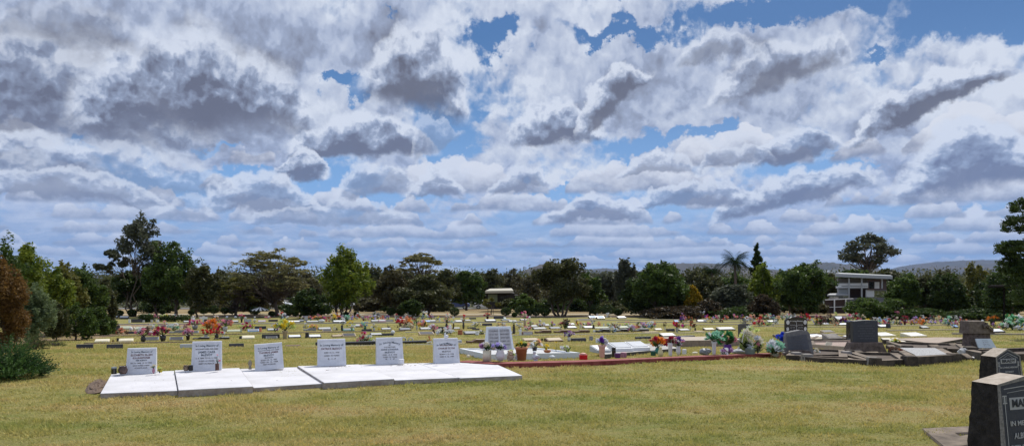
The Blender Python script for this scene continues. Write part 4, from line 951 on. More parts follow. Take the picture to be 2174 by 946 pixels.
def bouquet(px, py, wpx, hpx, cols, label, vase=None, vh=.42, vw=None, shape='urn', cat='flowers', name='flower_bouquet', n=None, near=False, group=None, dz=0.0, leafy=.5, loc=None, vname='vase', seed=None, gname=None):
    g = loc or (G(px, py, dz) + Vector((0,0,dz))); s = g.y/F; w = wpx*s/2; h = hpx*s; rs = random.Random(seed or int(px*5+py))
    t = thing(name, label, cat, g, rotz=ROW, group=group); vz = 0
    if vase:
        vz = h*vh; rw = (vw*s/2 if vw else w*.42); mb = MB(); pr = VASES[shape]
        prof = [(r*rw, z*vz) for r, z in pr]; prof += [(prof[-1][0]*.86, vz), (prof[-1][0]*.8, vz*.8)]
        mb.lathe(prof, 20 if near else 10); mb.build(vname, vase if not isinstance(vase, str) else cm(vase), t, smooth=True)
    fz = vz if vase else 0; fh = h - fz; n = n or max(5, int(wpx*.5)+3); n = min(n, 40); r = min(w, fh)*(.42 if n < 8 else .30)
    if near: w *= 1.15; r = min(w, fh)*(.44 if n < 9 else .36)
    lf = MB(); rl = mat('stem_leaf', (.05,.10,.03), .7, transl=.3, var=.4)
    hd = [MB() for _ in cols]
    for i in range(n):
        a = rs.uniform(0, 2*math.pi); q = math.sqrt(rs.random()); z = fz + fh*(rs.uniform(.25, .9) if q < .75 else rs.uniform(.15,.62))
        c = Vector((math.cos(a)*w*q*.86, math.sin(a)*w*q*.6, min(z, h-r*.55)))
        if i == 0: c = Vector((0,0,h-r*.7))
        m = hd[i % len(cols)]
        if near and n <= 9:
            one = MB(); petals(one, c, r*rs.uniform(.8,1.25), rs, 7); one.build('bloom', cm(cols[i % len(cols)], True), t)
        else: petals(m, c, r*rs.uniform(.8,1.25), rs, 7 if near else 5)
        st = Vector((0,0,fz*.95 if vase else .0)); lf.tube([st, st.lerp(c, .6)+Vector((0,0,fh*.08)), c], [.004,.003,.002] if near else [.008,.006,.005], 3)
    for i in range(int(n*2.2*leafy)+2):
        a = rs.uniform(0, 2*math.pi); st = Vector((math.cos(a)*w*.25, math.sin(a)*w*.25, fz+fh*rs.uniform(0,.3))); d = Vector((math.cos(a), math.sin(a)*.8, rs.uniform(.1,1.2))).normalized(); L_ = min(w, fh)*rs.uniform(.5,.95); sd = d.cross(Vector((0,0,1))).normalized()*L_*.17
        lf.add([st, st+d*L_*.5+sd, st+d*L_, st+d*L_*.5-sd], [(0,1,2,3)])
    lf.build('stems', rl, t)
    for i, (c, m) in enumerate(zip(cols, hd)):
        if m.f: m.build('blooms', cm(c, True), t)
    return t

# by the six headstones
def jar(px, py, w, h, m, label, lidm=None, dz=.09, name='jar', cat='jar', rad=None):
    g = G(px, py, dz)+Vector((0,0,dz)); s = g.y/F; r = w*s/2; H = h*s; t = thing(name, label, cat, g)
    mb = MB(); mb.lathe([(r*.9,0),(r,.05*H),(r,H*.72),(r*.9,H*.78)], 20); mb.build('body', m, t, smooth=False)
    if lidm: mb = MB(); mb.lathe([(r*.96,H*.78),(r*.96,H),(r*.5,H)], 20); mb.build('lid', lidm, t)
    return t
DKGL = mat('dark_glass', (.02,.022,.022), .15, spec=.6, scale=20)
jar(242, 793, 11, 15, DKGL, 'small dark jar with a clear lid at the slab end', mat('clear_grey_lid', (.30,.33,.33), .2))
def drape_pot(px, py, w, h, m, label, name, cat, dz=.09, ears=True):
    g = G(px, py, dz)+Vector((0,0,dz)); s = g.y/F; r = w*s/2; H = h*s; t = thing(name, label, cat, g)
    mb = MB(); mb.lathe([(r*.6,0),(r*.95,H*.25),(r,H*.5),(r*.75,H*.78),(r*.8,H*.86)], 18); mb.build('body', m, t, smooth=True)
    rim = MB()
    for k in range(10):
        a = k*.628; b = a+.55; z = H*(.9 if k % 2 else 1.0)
        rim.add([(r*.75*math.cos(a), r*.75*math.sin(a), H*.8),(r*.75*math.cos(b), r*.75*math.sin(b), H*.8),(r*1.0*math.cos((a+b)/2), r*1.0*math.sin((a+b)/2), z)], [(0,1,2)])
    rim.build('frill', m, t); return t
drape_pot(261, 793, 19, 19, mat('black_brown_glaze', (.03,.02,.018), .35, second=(.12,.07,.06), scale=14, spec=.5), 'round black-brown frilled pot against the leftmost headstone', 'flower_pot', 'pot')
bouquet(326, 792, 13, 19, ['cream','white'], 'faded pinkish cloth bundle at the foot of the leftmost headstone', vase='mauve', vh=.6, shape='urn', near=True, dz=.09, n=5)
bouquet(338, 791, 12, 14, ['lime','yellow'], 'small pale yellow bouquet right of the leftmost headstone', near=True, dz=.09, n=8)
drape_pot(395, 786, 12, 13, mat('brown_glaze', (.05,.03,.02), .4, second=(.30,.22,.15), scale=16), 'small brown patterned pot left of the second headstone', 'flower_pot', 'pot', dz=.12)
jar(405, 786, 9, 15, mat('black_stone', (.012,.012,.014), .3), 'black stone vase touching the second headstone', None, dz=.12, name='stone_vase', cat='vase')
bouquet(461, 785, 12, 34, ['pink','white'], 'pink bloom in a brown bamboo-like vase before the second headstone', vase=mat('brown_bamboo', (.06,.03,.025), .6, second=(.16,.08,.06), scale=20), vh=.42, vw=8, shape='can', near=True, dz=.12, n=3, leafy=1.5)
def figurine(px, py, w, h, m, label, kind='angel', dz=.09, name='figurine', cat='figurine', m2=None):
    g = G(px, py, dz)+Vector((0,0,dz)); s = g.y/F; r = w*s/2; H = h*s; t = thing(name, label, cat, g, rotz=ROW)
    mb = MB()
    if kind == 'angel':
        mb.lathe([(r*.8,0),(r*.85,H*.05),(r*.45,H*.4),(r*.5,H*.62),(r*.2,H*.74)], 14); mb.ball((0,0,H*.86), H*.13, 10, 8)
        mb.build('body', m, t, smooth=True); wg = MB()
        for sg in (-1,1): wg.add([(sg*r*.2,r*.3,H*.7),(sg*r*1.0,r*.55,H*.85),(sg*r*.9,r*.6,H*.45),(sg*r*.3,r*.4,H*.3)], [(0,1,2,3)])
        wg.build('wing', m2 or m, t)
    elif kind == 'duck':
        mb.ball((0,0,H*.36), H*.33, 14, 10, sq=(1.15,.85,.95)); mb.tube([(-r*.3,0,H*.5),(-r*.32,0,H*.72),(-r*.3,0,H*.82)], [H*.16,H*.12,H*.13], 12); mb.ball((-r*.30,0,H*.84), H*.16, 12, 9)
        mb.lathe([(r*.55,0),(r*.5,H*.08)], 14); mb.build('body', m, t, smooth=True)
        bk = MB(); bk.add([(-r*.5,-.01,H*.84),(-r*.5,.01,H*.84),(-r*.95,0,H*.80),(-r*.5,0,H*.88)], [(0,1,2),(1,3,2),(3,0,2)]); bk.build('beak', m2 or m, t)
        wg = MB(); wg.ball((r*.25,-H*.27,H*.4), H*.2, 10, 7, sq=(1.2,.3,.8)); wg.build('wing', m2 or m, t, smooth=True)
    elif kind == 'toy':
        mb.ball((0,0,H*.33), H*.33, 12, 9, sq=(1,.85,1)); mb.ball((0,-H*.08,H*.72), H*.26, 12, 9)
        for sg in (-1,1): mb.ball((sg*H*.2,-H*.02,H*.93), H*.09, 8, 6); mb.ball((sg*H*.25,-H*.26,H*.10), H*.12, 8, 6, sq=(.9,1.3,.9)); mb.ball((sg*H*.30,-H*.12,H*.42), H*.10, 8, 6, sq=(.8,1,1.6))
        mb.build('body', m, t, smooth=True); fm = MB(); fm.ball((0,-H*.30,H*.67), H*.11, 10, 7, sq=(1.1,.6,.8)); fm.build('muzzle', m2 or m, t, smooth=True)
        em = MB(); [em.ball((sg*H*.09,-H*.31,H*.78), H*.028, 6, 5) for sg in (-1,1)]; em.ball((0,-H*.37,H*.70), H*.03, 6, 5); em.build('face', mat('black_bead', (.01,.01,.01), .3), t)
    elif kind == 'pear':
        mb.lathe([(r*.75,0),(r,H*.28),(r*.8,H*.55),(r*.5,H*.75),(r*.62,H*.88),(r*.3,H)], 16); mb.build('body', m, t, smooth=True)
    return t
figurine(531, 783, 8, 20, mat('mossy_stone', (.16,.12,.09), .9, second=(.45,.40,.30), scale=30), 'little weathered angel figurine left of the third headstone', 'angel', dz=.075)
jar(852, 771, 12, 12, MARBLE, 'plain white cup at the corner of the fifth headstone', None, name='white_cup', cat='cup')
figurine(947, 719, 9, 9, MARBLE, 'tiny white dove perched on top of the sixth headstone', 'duck', dz=0, name='dove_ornament', cat='ornament')
# put the dove on top of its stone
for o_ in list(COL.objects):
    if o_.get('label','').startswith('tiny white dove'): 
        gg = G(950, 770, .09); o_.location = Vector(((947-HX)/F*(gg.y+.10), gg.y+.10, gz(gg.y)+.09+51*gg.y/F)); o_.scale = (.5,.5,.5)
# fallen leaves on the slabs
lv = MB(); rl_ = random.Random(4)
for i in range(70):
    px = rl_.choice([rl_.uniform(690,735), rl_.uniform(825,890), rl_.uniform(240,1000)]); py = 776 - (px-700)*.026 + rl_.uniform(0, 4 if px > 600 else 12) + (8 if px < 600 else 0)
    if px < 700: py += 8
    g = G(px, py, .13); p = g + Vector((0,0,.128)); a = rl_.uniform(0,6.3); L_ = .018*rl_.uniform(.6,1.4)
    d = Vector((math.cos(a), math.sin(a), 0))*L_; e = Vector((-math.sin(a), math.cos(a), 0))*L_*.4; lv.add([p-d, p-e+Vector((0,0,.003)), p+d, p+e], [(0,1,2,3)])
tag(lv.build('fallen_leaves', mat('dry_leaf', (.10,.055,.03), .8, var=.4)), 'dry brown leaves scattered on the white slabs', 'leaves', kind='stuff')
# dirt heap at the slab's left end
dm = MB(); rsd = random.Random(8)
c0 = G(207, 822); N_ = 14; M_ = 8
vs = []
for j in range(M_+1):
    for i in range(N_):
        a = 2*math.pi*i/N_; q = j/M_; r = (.15*q)*(1+rsd.uniform(-.2,.2)); yy_ = r*math.sin(a)*5.2+.1; vs.append((c0.x+r*math.cos(a)*1.0+.0-.45*yy_, c0.y+yy_, gz(c0.y)+.05*(1-q*q)*rsd.uniform(.6,1.2)+.004))
dm.add(vs, [(j*N_+i, (j+1)*N_+i, (j+1)*N_+(i+1) % N_, j*N_+(i+1) % N_) for j in range(M_) for i in range(N_)])
tag(dm.build('dirt_mound', mat('dark_soil', (.10,.065,.045), .95, second=(.20,.145,.11), scale=30, bump=1)), 'low mound of dark soil at the left end of the slabs', 'soil', kind='stuff')

# ------------------------------------------------------------------ red-kerbed plot with the open-book stone
def beam(name, a, b, width, hgt, m, label, cat, kind=None, back=True, base=-.05, topm=None, bevel=.008, group=None):
    """long low beam between two ground points"""
    A, B = Vector(a), Vector(b); d = Vector((B.x-A.x, B.y-A.y, 0)).normalized(); nrm = Vector((-d.y, d.x, 0))*width
    if nrm.y < 0 and back: nrm = -nrm
    loc = A; n = max(1, int((B-A).length/1.5)); mb = MB()
    for k in range(n):
        p, q = A.lerp(B, k/n), A.lerp(B, (k+1)/n)
        P = [p, q, q+nrm, p+nrm]; up = [Vector((v.x, v.y, gz(v.y)+hgt))-loc for v in P]; dn = [Vector((v.x, v.y, gz(v.y)+base))-loc for v in P]
        mb.hull(up, dn)
    if n > 1:     # weld the joints into one beam
        keep = []; 
    o = mb.build(name, m, loc=loc); 
    if label: tag(o, label, cat, group)
    return o
def kerb_grave(quad, kw, kh, kerbm, infillm, label, name='kerbed_grave', cat='grave', topm=None, corners=None, infz=.5, hts=None, gravel=None, lumps=0):
    """quad: photo pixels of the kerb's outer top edge BL, BR, FR, FL"""
    P = [G(px, py, kh) for px, py in quad]; c = sum(P, Vector())/4; loc = Vector((c.x, c.y, gz(c.y))); t = thing(name, label, cat, loc)
    O = [Vector((p.x, p.y, 0)) for p in P]; cc = Vector((c.x, c.y, 0))
    def inset(k):
        r = []
        for i in range(4):
            p, a, b = O[i], O[i-1], O[(i+1) % 4]; da = (a-p).normalized(); db = (b-p).normalized(); sn = abs(da.cross(db).z) or 1
            r.append(p + (da+db)*k/sn)
        return r
    I = inset(kw)
    def at(v, h): return Vector((v.x, v.y, gz(v.y)+h)) - loc
    mb = MB(); ok = []
    vs = [at(v, -.06) for v in O] + [at(v, kh) for v in O] + [at(v, kh) for v in I] + [at(v, -.06) for v in I]
    fs = []
    for i in range(4):
        j = (i+1) % 4; fs += [(j, i, 4+i, 4+j), (4+j, 4+i, 8+i, 8+j), (8+j, 8+i, 12+i, 12+j)]
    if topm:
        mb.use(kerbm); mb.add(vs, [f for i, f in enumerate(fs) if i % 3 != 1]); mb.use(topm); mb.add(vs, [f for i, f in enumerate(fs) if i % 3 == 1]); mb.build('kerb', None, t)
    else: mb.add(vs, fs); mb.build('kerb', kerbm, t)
    mb = MB(); n = 10; vs = []; rs = random.Random(int(quad[0][0]))
    for a in range(n+1):
        for b in range(n+1):
            u, v = a/n, b/n; p = (I[3]*(1-u)+I[2]*u)*(1-v) + (I[0]*(1-u)+I[1]*u)*v
            e = 0 if a in (0,n) or b in (0,n) else rs.uniform(-1,1)*lumps
            vs.append(at(p, kh*infz + e))
    mb.add(vs, [(a*(n+1)+b, (a+1)*(n+1)+b, (a+1)*(n+1)+b+1, a*(n+1)+b+1) for a in range(n) for b in range(n)])
    mb.build('infill', infillm, t, smooth=bool(lumps))
    if corners:
        cw, chh, cmn = corners
        for v in O:
            d = (cc - v).normalized(); q = v + d*cw*.55; mb = MB(); p = at(q, 0); mb.frust((p.x-cw/2,p.x+cw/2,p.y-cw/2,p.y+cw/2),(p.x-cw*.4,p.x+cw*.4,p.y-cw*.4,p.y+cw*.4), p.z-.05, p.z+kh+chh); mb.build('corner_block', cmn, t, bevel=.01)
    return t
REDK = mat('red_painted_concrete', (.16,.022,.022), .8, second=(.30,.085,.075), scale=5, bump=.4)
WHITEK = mat('white_painted_concrete', (.66,.69,.74), .6, var=.05, bump=.15)
WGR = mat('white_pebbles', (.40,.40,.40), .9, second=(.80,.80,.80), scale=60, bump=1.0)
# the red kerb runs from the last slab to the old graves
RA, RB = G(968, 764, .04), G(1660, 748.5, .07)
rk = MB(); pts = [(968,765),(1052,769.5),(1240,765.5),(1420,757.5),(1600,750),(1658,748)]
wd = .145
for (a, b) in zip(pts[:-1], pts[1:]):
    p, q = G(*a, .10), G(*b, .10); d = (q-p).normalized(); nn = Vector((-d.y, d.x, 0))*wd*2.6
    P = [p, q, q+nn*1.0, p+nn*1.0]
    rk.hull([Vector((v.x, v.y, gz(v.y)+.085)) for v in P], [Vector((v.x, v.y, gz(v.y)-.05)) for v in P])
rko = rk.build('red_kerb', REDK); tag(rko, 'long low red painted concrete strip holding pots and flowers', 'kerb')
kerb_grave([(975,738.5),(1135,737),(1231,747.5),(1035,751.5)], .10, .13, WHITEK, WGR, 'white-kerbed grave with yellow daffodils behind the red strip', infz=.75, lumps=.01)
# the open-book headstone
def book_stone():
    g = G(1062, 742, .1)+Vector((0,0,.06)); s = g.y/F; w = 31*s; h = 52*s; t = thing('book_headstone', 'white sloping headstone shaped as an open book, above pots', 'headstone', g, rotz=R(14))
    tp = .30*h; bt = .42*h; mb = MB()
    F_ = [Vector((-w,0,0)),Vector((w,0,0)),Vector((w*.86,tp,h)),Vector((-w*.86,tp,h))]; B_ = [Vector((-w,bt,0)),Vector((w,bt,0)),Vector((w*.86,tp+.05,h)),Vector((-w*.86,tp+.05,h))]
    mb.add(F_+B_, [(0,1,2,3),(5,4,7,6),(3,2,6,7),(0,3,7,4),(1,5,6,2),(0,4,5,1)]); mb.build('body', WHITEK, t, bevel=.006)
    def fr(u, v, d=0): # u -1..1 , v 0..1
        k = 1-.14*v; return Vector((u*w*k, tp*v, h*v)) + Vector((0,-h,tp)).normalized()*d
    PG = mat('grey_plaque', (.42,.41,.43), .45, var=.08); pl_ = []
    for sg in (-1, 1):
        mb = MB(); n = 6; vs = []
        for i in range(n+1):
            u = .04+.80*i/n; bul = .012*math.sin(math.pi*min(1,i/n*1.1))+.006
            vs += [fr(sg*u, .10, bul), fr(sg*u, .90, bul)]
        fs = [(2*i, 2*i+2, 2*i+3, 2*i+1) if sg > 0 else (2*i+1, 2*i+3, 2*i+2, 2*i) for i in range(n)]; mb.add(vs, fs); pg = mb.build('page', PG, t)
    ang = math.atan2(h, tp)
    L1 = ['In Loving Memory','of our dear','WILLIAM','DIED 4 JUNE','AGED 71 YEARS']; L2 = ['ALSO HIS WIFE','MARGARET','WHO DIED','12 MAY 1971','REST IN PEACE']
    for sg, LL in ((-1, L1), (1, L2)):
        for k, ln in enumerate(LL): text_mesh('lettering', ln, h*.085, INKG, t, fr(sg*.43, .82-.14*k, .022), (ang,0,0), width=w*.62, bold=.0005)
book_stone()
def smallbits():
    bouquet(1034, 766, 32, 41, ['cream','white','lilac'], 'cream and white lilies in a ribbed cream cylinder vase', vase='cream', vh=.56, vw=18, shape='can', near=True, dz=.085, n=13, leafy=1.2)
    bouquet(1062, 766, 34, 40, ['violet','white'], 'lilac blooms in a round white elephant-shaped planter', vase='white', vh=.6, vw=20, shape='urn', near=True, dz=.085, n=11, leafy=1.6)
    figurine(1083, 765, 16, 22, mat('tan_plush', (.50,.38,.28), .9), 'tan-faced soft toy sitting next to the elephant planter', 'toy', .085, 'soft_toy', 'toy', mat('cream_plush', (.7,.62,.5), .9))
    figurine(1098, 764, 12, 16, mat('grey_plush', (.55,.54,.56), .9), 'small pale grey soft toy leaning on the terracotta pot', 'toy', .085, 'soft_toy', 'toy', mat('pink_plush', (.7,.5,.45), .9))
    bouquet(1086, 757, 18, 16, ['white','lime'], 'white and green flowers tucked behind the soft toys', near=True, dz=.12, n=6, leafy=1.5)
    bouquet(1107, 764, 26, 46, ['lime','yellow','leaf'], 'terracotta pot holding a sprawling yellow-green succulent', vase=mat('terracotta', (.40,.15,.075), .8, second=(.50,.22,.12), bump=.2), vh=.60, vw=26, shape='pot', near=True, dz=.085, n=9, leafy=1.4, name='potted_succulent', cat='potted plant', vname='pot')
    bouquet(1135, 744, 28, 24, ['white','peach'], 'pinkish-white roses in a dark pot on the white grave', vase='dark', vh=.35, vw=12, shape='pot', near=True, dz=.15, n=8)
    figurine(1137, 765, 17, 21, mat('white_ceramic', (.62,.66,.70), .4, var=.08), 'white duck ornament on the red strip', 'duck', .085, 'duck_ornament', 'ornament', mat('grey_ceramic', (.45,.48,.52), .4))
    bouquet(1162, 748, 22, 18, ['yellow'], 'yellow daffodil clump in a low red-brown dish', vase='terracotta', vh=.3, vw=16, shape='bowl', near=True, dz=.18, n=4)
    bouquet(1181, 746, 12, 22, ['yellow'], 'single tall yellow daffodil standing apart on the white grave', near=True, dz=.18, n=2)
    bouquet(1204, 747, 28, 15, ['white','lime'], 'low white and green posy at the end of the white grave', near=True, dz=.18, n=7)
    eg = MB(); g = G(1172, 761, .085)+Vector((0,0,.085)); eg.ball((0,0,.035), .055, 14, 10, sq=(1.1,.8,.62)); tag(eg.build('white_stone', mat('white_ceramic', (.62,.66,.70), .4), loc=g, smooth=True), 'smooth egg-shaped white stone on the red strip', 'stone')
    g = G(994, 764, .05)+Vector((0,0,.09)); mb = MB(); mb.ball((0,0,.035), .035, 12, 8); tag(mb.build('round_ornament', cm('cream'), loc=g, smooth=True), 'small cream ball ornament beside the last headstone', 'ornament')
    t = thing('candle_jar', 'square red candle holder at the end of the white grave', 'candle', G(1238, 762, .085)+Vector((0,0,.085))); mb = MB(); s = t.location.y/F; w = 8.5*s; H = 14*s
    mb.box(-w,w,-w,w,0,H*.72); mb.build('jar', mat('red_glass', (.55,.01,.012), .2, spec=.6), t, bevel=.004); mb = MB(); mb.lathe([(w*.8,H*.72),(w*.75,H*.9),(w*.3,H)], 14); mb.build('wax', mat('pinkish_wax', (.6,.32,.25), .6), t)
    bouquet(1278, 759, 25, 47, ['violet','purple','white'], 'violet flowers in a tall pale pink vase', vase=mat('pink_ceramic', (.70,.42,.34), .5, var=.1), vh=.58, vw=18, shape='tall', near=True, dz=.085, n=8, leafy=.8)
    jar(1311, 759, 13, 13, mat('purple_glass', (.10,.02,.11), .25, spec=.6), 'purple glass candle jar', None, dz=.085, name='candle_jar', cat='candle')
    jar(1303, 757, 9, 20, DKGL, 'dark little lantern behind the purple candle jar', mat('black_metal', (.02,.02,.02), .4), dz=.085, name='lantern', cat='lantern')
    t = jar(1324, 758, 13, 14, mat('pink_mug', (.55,.33,.36), .5, second=(.2,.05,.12), scale=18), 'pink printed mug right of the purple candle', None, dz=.085, name='pink_mug', cat='mug')
    bouquet(1397, 751, 38, 38, ['orange','orange','salmon','crimson'], 'bright orange flower bouquet on the red strip', vase='teal', vh=.35, vw=14, near=True, dz=.1, n=15, leafy=.6)
    figurine(1402, 756, 12, 21, mat('pale_yellow_ceramic', (.66,.62,.32), .4), 'pale yellow pear-shaped figurine below the orange bouquet', 'pear', .085)
    jar(1387, 754, 11, 12, mat('dark_green_glass', (.02,.09,.06), .2), 'dark green jar left of the pale yellow figurine', None, dz=.085)
    bouquet(1423, 755, 22, 41, ['crimson','maroon'], 'dark red roses in a tall white vase', vase='white', vh=.68, vw=12, shape='tall', near=True, dz=.085, n=10, leafy=.6)
    bouquet(1440, 754, 26, 40, ['lilac','pink','white','purple'], 'purple, pink and white flowers in a white angel vase', vase='white', vh=.5, vw=10, shape='urn', near=True, dz=.085, n=16)
    jar(1453, 751, 9, 13, cm('white'), 'small white cup at the right of the angel vase', None, dz=.085, name='white_cup', cat='cup')
    bouquet(1445, 753, 8, 12, ['green'], 'dark green leaf sprig before the small white cup', near=True, dz=.085, n=2, leafy=2)
    rk_ = MB(); rk_.ball((0,0,.02), .05, 9, 6, jit=.12, sq=(1.3,.9,.55)); tag(rk_.build('cream_rock', cm('cream'), loc=G(1476,750,.085)+Vector((0,0,.085))), 'flat cream rock on the red strip', 'rock')
    rk_ = MB(); rk_.ball((0,0,.05), .10, 9, 7, jit=.15, sq=(1.4,.9,.75)); tag(rk_.build('grey_rock', cm('grey'), loc=G(1497,751,.085)+Vector((0,0,.085))), 'lumpy grey rock left of the green bouquets', 'rock')
    bouquet(1516, 752, 44, 50, ['mint','green','white','mint'], 'white vase spilling mint-green foil and white flowers', vase='white', vh=.56, vw=12, shape='tall', near=True, dz=.085, n=24)
    bouquet(1545, 750, 38, 48, ['green','green','pink'], 'dark green foil bouquet with a pink bloom at its side', vase='purple', vh=.4, vw=20, shape='urn', near=True, dz=.085, n=20)
    bouquet(1543, 752, 32, 15, ['white','lilac'], 'low white ribbon wreath at the foot of the green bouquets', near=True, dz=.085, n=9, leafy=.3)
    bouquet(1592, 750, 50, 60, ['lime','cream','lime','white'], 'tall cream and lime flower spray with white wire handle', near=True, dz=.085, n=36, leafy=.8)
    hb = MB(); g = G(1592, 751, .085)+Vector((0,0,.085)); s = g.y/F
    hb.tube([(-16*s,.03,25*s),(-12*s,.02,45*s),(-3*s,0,60*s),(3*s,0,61*s),(9*s,0,52*s)], [.008]*5, 6); tag(hb.build('wire_handle', cm('white'), loc=g), 'white hooped handle over the tall cream spray', 'handle')
    bouquet(1608, 750, 32, 38, ['pink','peach','white'], 'pale pink roses leaning right of the tall cream spray', near=True, dz=.085, n=9)
    jar(1592, 751, 20, 16, mat('grey_green_glaze', (.16,.20,.17), .5), 'grey-green round pot beneath the tall cream spray', None, dz=.085, name='flower_pot', cat='pot')
    bouquet(1640, 751, 46, 30, ['white','pale','mint'], 'fallen silvery-white bouquet with bare stems', near=True, dz=.085, n=16, leafy=1.0)
    bouquet(1645, 757, 34, 16, ['peach','cream'], 'loose cream stems hanging over the kerb end', near=True, dz=.02, n=8, leafy=.4)
    bouquet(1664, 742, 36, 38, ['blue','blue','blue'], 'vivid blue flower bouquet before the slanted old headstone', vase='dark', vh=.35, vw=12, near=True, dz=.1, n=13, leafy=.8)
    rk_ = MB(); rk_.ball((0,0,.03), .13, 10, 6, jit=.12, sq=(1.5,.9,.45)); tag(rk_.build('flat_grey_stone', mat('pale_grey_stone', (.35,.36,.38), .7, bump=.2), loc=G(1570,748,.085)+Vector((0,0,.085))), 'flat pale grey stone between green and cream bouquets', 'stone')
smallbits()
# plaques on low beds behind the red strip
def plaque(px, py, wpx, hpx, col, label, plate=None, kind='slope', yaw=ROW, dz=0, depth=.34, group=None, name='memorial_plaque', cat='plaque', tone=None, txt=False):
    g = G(px, py, dz)+Vector((0,0,dz)); s = g.y/F; w = wpx*s/2/math.cos(yaw); h = hpx*s; t = thing(name, label, cat, g, rotz=yaw, group=group)
    m = cm(col) if isinstance(col, str) else col; pm = cm(plate) if isinstance(plate, str) else plate
    if kind == 'slope':
        dpt = depth; hb = h - (dpt*(1.9+0)/g.y)*0; hf = h*.35
        mb = MB(); mb.add([(-w,0,-.02),(w,0,-.02),(w,dpt,-.02),(-w,dpt,-.02),(-w,0,hf),(w,0,hf),(w,dpt,h),(-w,dpt,h)], [(0,3,2,1),(4,5,6,7),(0,1,5,4),(1,2,6,5),(2,3,7,6),(3,0,4,7)]); mb.build('base', m, t, bevel=.008)
        a = .86; sl = (h-hf)/dpt
        mb = MB(); y0, y1 = dpt*.1, dpt*.9; z = lambda y: hf+sl*y
        mb.hull([Vector((-w*a,y0,z(y0)+.012)),Vector((w*a,y0,z(y0)+.012)),Vector((w*a,y1,z(y1)+.012)),Vector((-w*a,y1,z(y1)+.012))],[Vector((-w*a,y0,z(y0)-.003)),Vector((w*a,y0,z(y0)-.003)),Vector((w*a,y1,z(y1)-.003)),Vector((-w*a,y1,z(y1)-.003))]); mb.build('plate', pm or m, t)
    elif kind == 'block':
        mb = MB(); mb.frust((-w,w,0,.16),(-w,w,.05,.15),-.02,h); mb.build('base', m, t, bevel=.008)
        mb = MB(); mb.add([(-w*.88,.05*.14-.006,h*.14),(w*.88,.05*.14-.006,h*.14),(w*.88,.05*.9-.006,h*.9),(-w*.88,.05*.9-.006,h*.9)], [(0,1,2,3)]); mb.build('plate', pm or m, t)
    elif kind == 'boat':       # low with scooped dark ends
        mb = MB(); P = [(-w,0),(-w*.5,h*.85),(w,h),(w,0)]; mb.prism([(-w,-.02),(w,-.02),(w,h*.8),(-w*.1,h),(-w*.45,h*.55),(-w,h*.65)], 0, depth*.8); mb.build('base', m, t, bevel=.006)
        mb = MB(); mb.box(-w*.05,w*.96,.03,depth*.76,h*.8,h*1.02); mb.build('plate', pm or m, t)
    return t
bedm = mat('grey_bed_concrete', (.30,.29,.28), .85, second=(.42,.40,.37), bump=.3, scale=6)
slab_thing('plaque_bed', [(1268,735),(1400,727),(1442,738),(1285,751)], .10, 'low dark-sided concrete bed under the white plaques', 'grave bed', bedm, mat('dark_kerb', (.06,.055,.05), .85, var=.3), bevel=.004)
plaque(1283, 747, 30, 12, 'pale', 'square white plaque just behind the pale pink vase', 'white', depth=.42, dz=.10)
plaque(1327, 744, 38, 15, 'white', 'left one of two white book plaques with grey tablets', mat('grey_tablet', (.34,.37,.42), .35), depth=.5, dz=.1)
plaque(1363, 742, 38, 15, 'white', 'right one of two white book plaques with grey tablets', mat('grey_tablet', (.34,.37,.42), .35), depth=.5, dz=.1)
slab_thing('concrete_grave', [(1398,715),(1500,713.5),(1598,720),(1446,722)], .26, 'wide low tan concrete grave behind the orange and red bouquets', 'grave', mat('tan_concrete', (.36,.30,.24), .9, second=(.48,.41,.34), bump=.3), mat('rough_tan_concrete', (.20,.15,.12), .95, second=(.30,.24,.20), bump=.5))
# ------------------------------------------------------------------ the rows of lawn graves
# where a thing stands, in words one can find in the photo
LAND = [(0,268,'left of the first white headstone'),(268,330,'above the first white headstone'),(330,408,'between first and second white headstones'),(408,468,'above the second white headstone'),
 (468,540,'between second and third white headstones'),(540,602,'above the third white headstone'),(602,672,'between third and fourth white headstones'),(672,736,'above the fourth white headstone'),
 (736,799,'between fourth and fifth white headstones'),(799,858,'above the fifth white headstone'),(858,920,'between fifth and sixth white headstones'),(920,979,'above the sixth white headstone'),
 (979,1030,'between last white headstone and book'),(1030,1088,'behind the open-book headstone'),(1088,1128,'behind the terracotta pot'),(1128,1190,'behind the daffodil grave'),(1190,1256,'past the right end of daffodils'),
 (1256,1302,'above the pink vase'),(1302,1345,'above the left white book plaque'),(1345,1384,'above the right white book plaque'),(1384,1432,'above the orange bouquet'),(1432,1500,'between orange and green bouquets'),
 (1500,1565,'above the green bouquets'),(1565,1625,'above the tall cream spray'),(1625,1665,'left of the black arched headstone'),(1665,1718,'above the black arched headstone'),
 (1718,1770,'right of the black arched headstone'),(1770,1818,'left of the dark granite headstone'),(1818,1880,'above the dark granite headstone'),(1880,1930,'right of the dark granite headstone'),(1930,1990,'above the gravel-topped grave'),
 (1990,2052,'left of the sloped monument'),(2052,2115,'above the sloped monument'),(2115,2400,'right of the sloped monument')]
def where(px):
    for a, b, t in LAND:
        if a <= px < b: return t
ROWN = dict(a=', nearest lawn row', b=', second lawn row', c=', third lawn row', d=', far left row', e=', farthest row', f=', far right row')
PEND = []
def put(row, kind, px, py, w, h, *cols, d=''):
    PEND.append(dict(row=row, kind=kind, px=px, py=py, w=w, h=h, cols=cols, d=d))
def A(r, s):
    """compact rows: kind px py w h colour[,colour] [words]"""
    for ln in s.strip().splitlines():
        p = ln.split(); put(r, p[0], float(p[1]), float(p[2]), float(p[3]), float(p[4]), *p[5].split(','), d=' '.join(p[6:]))
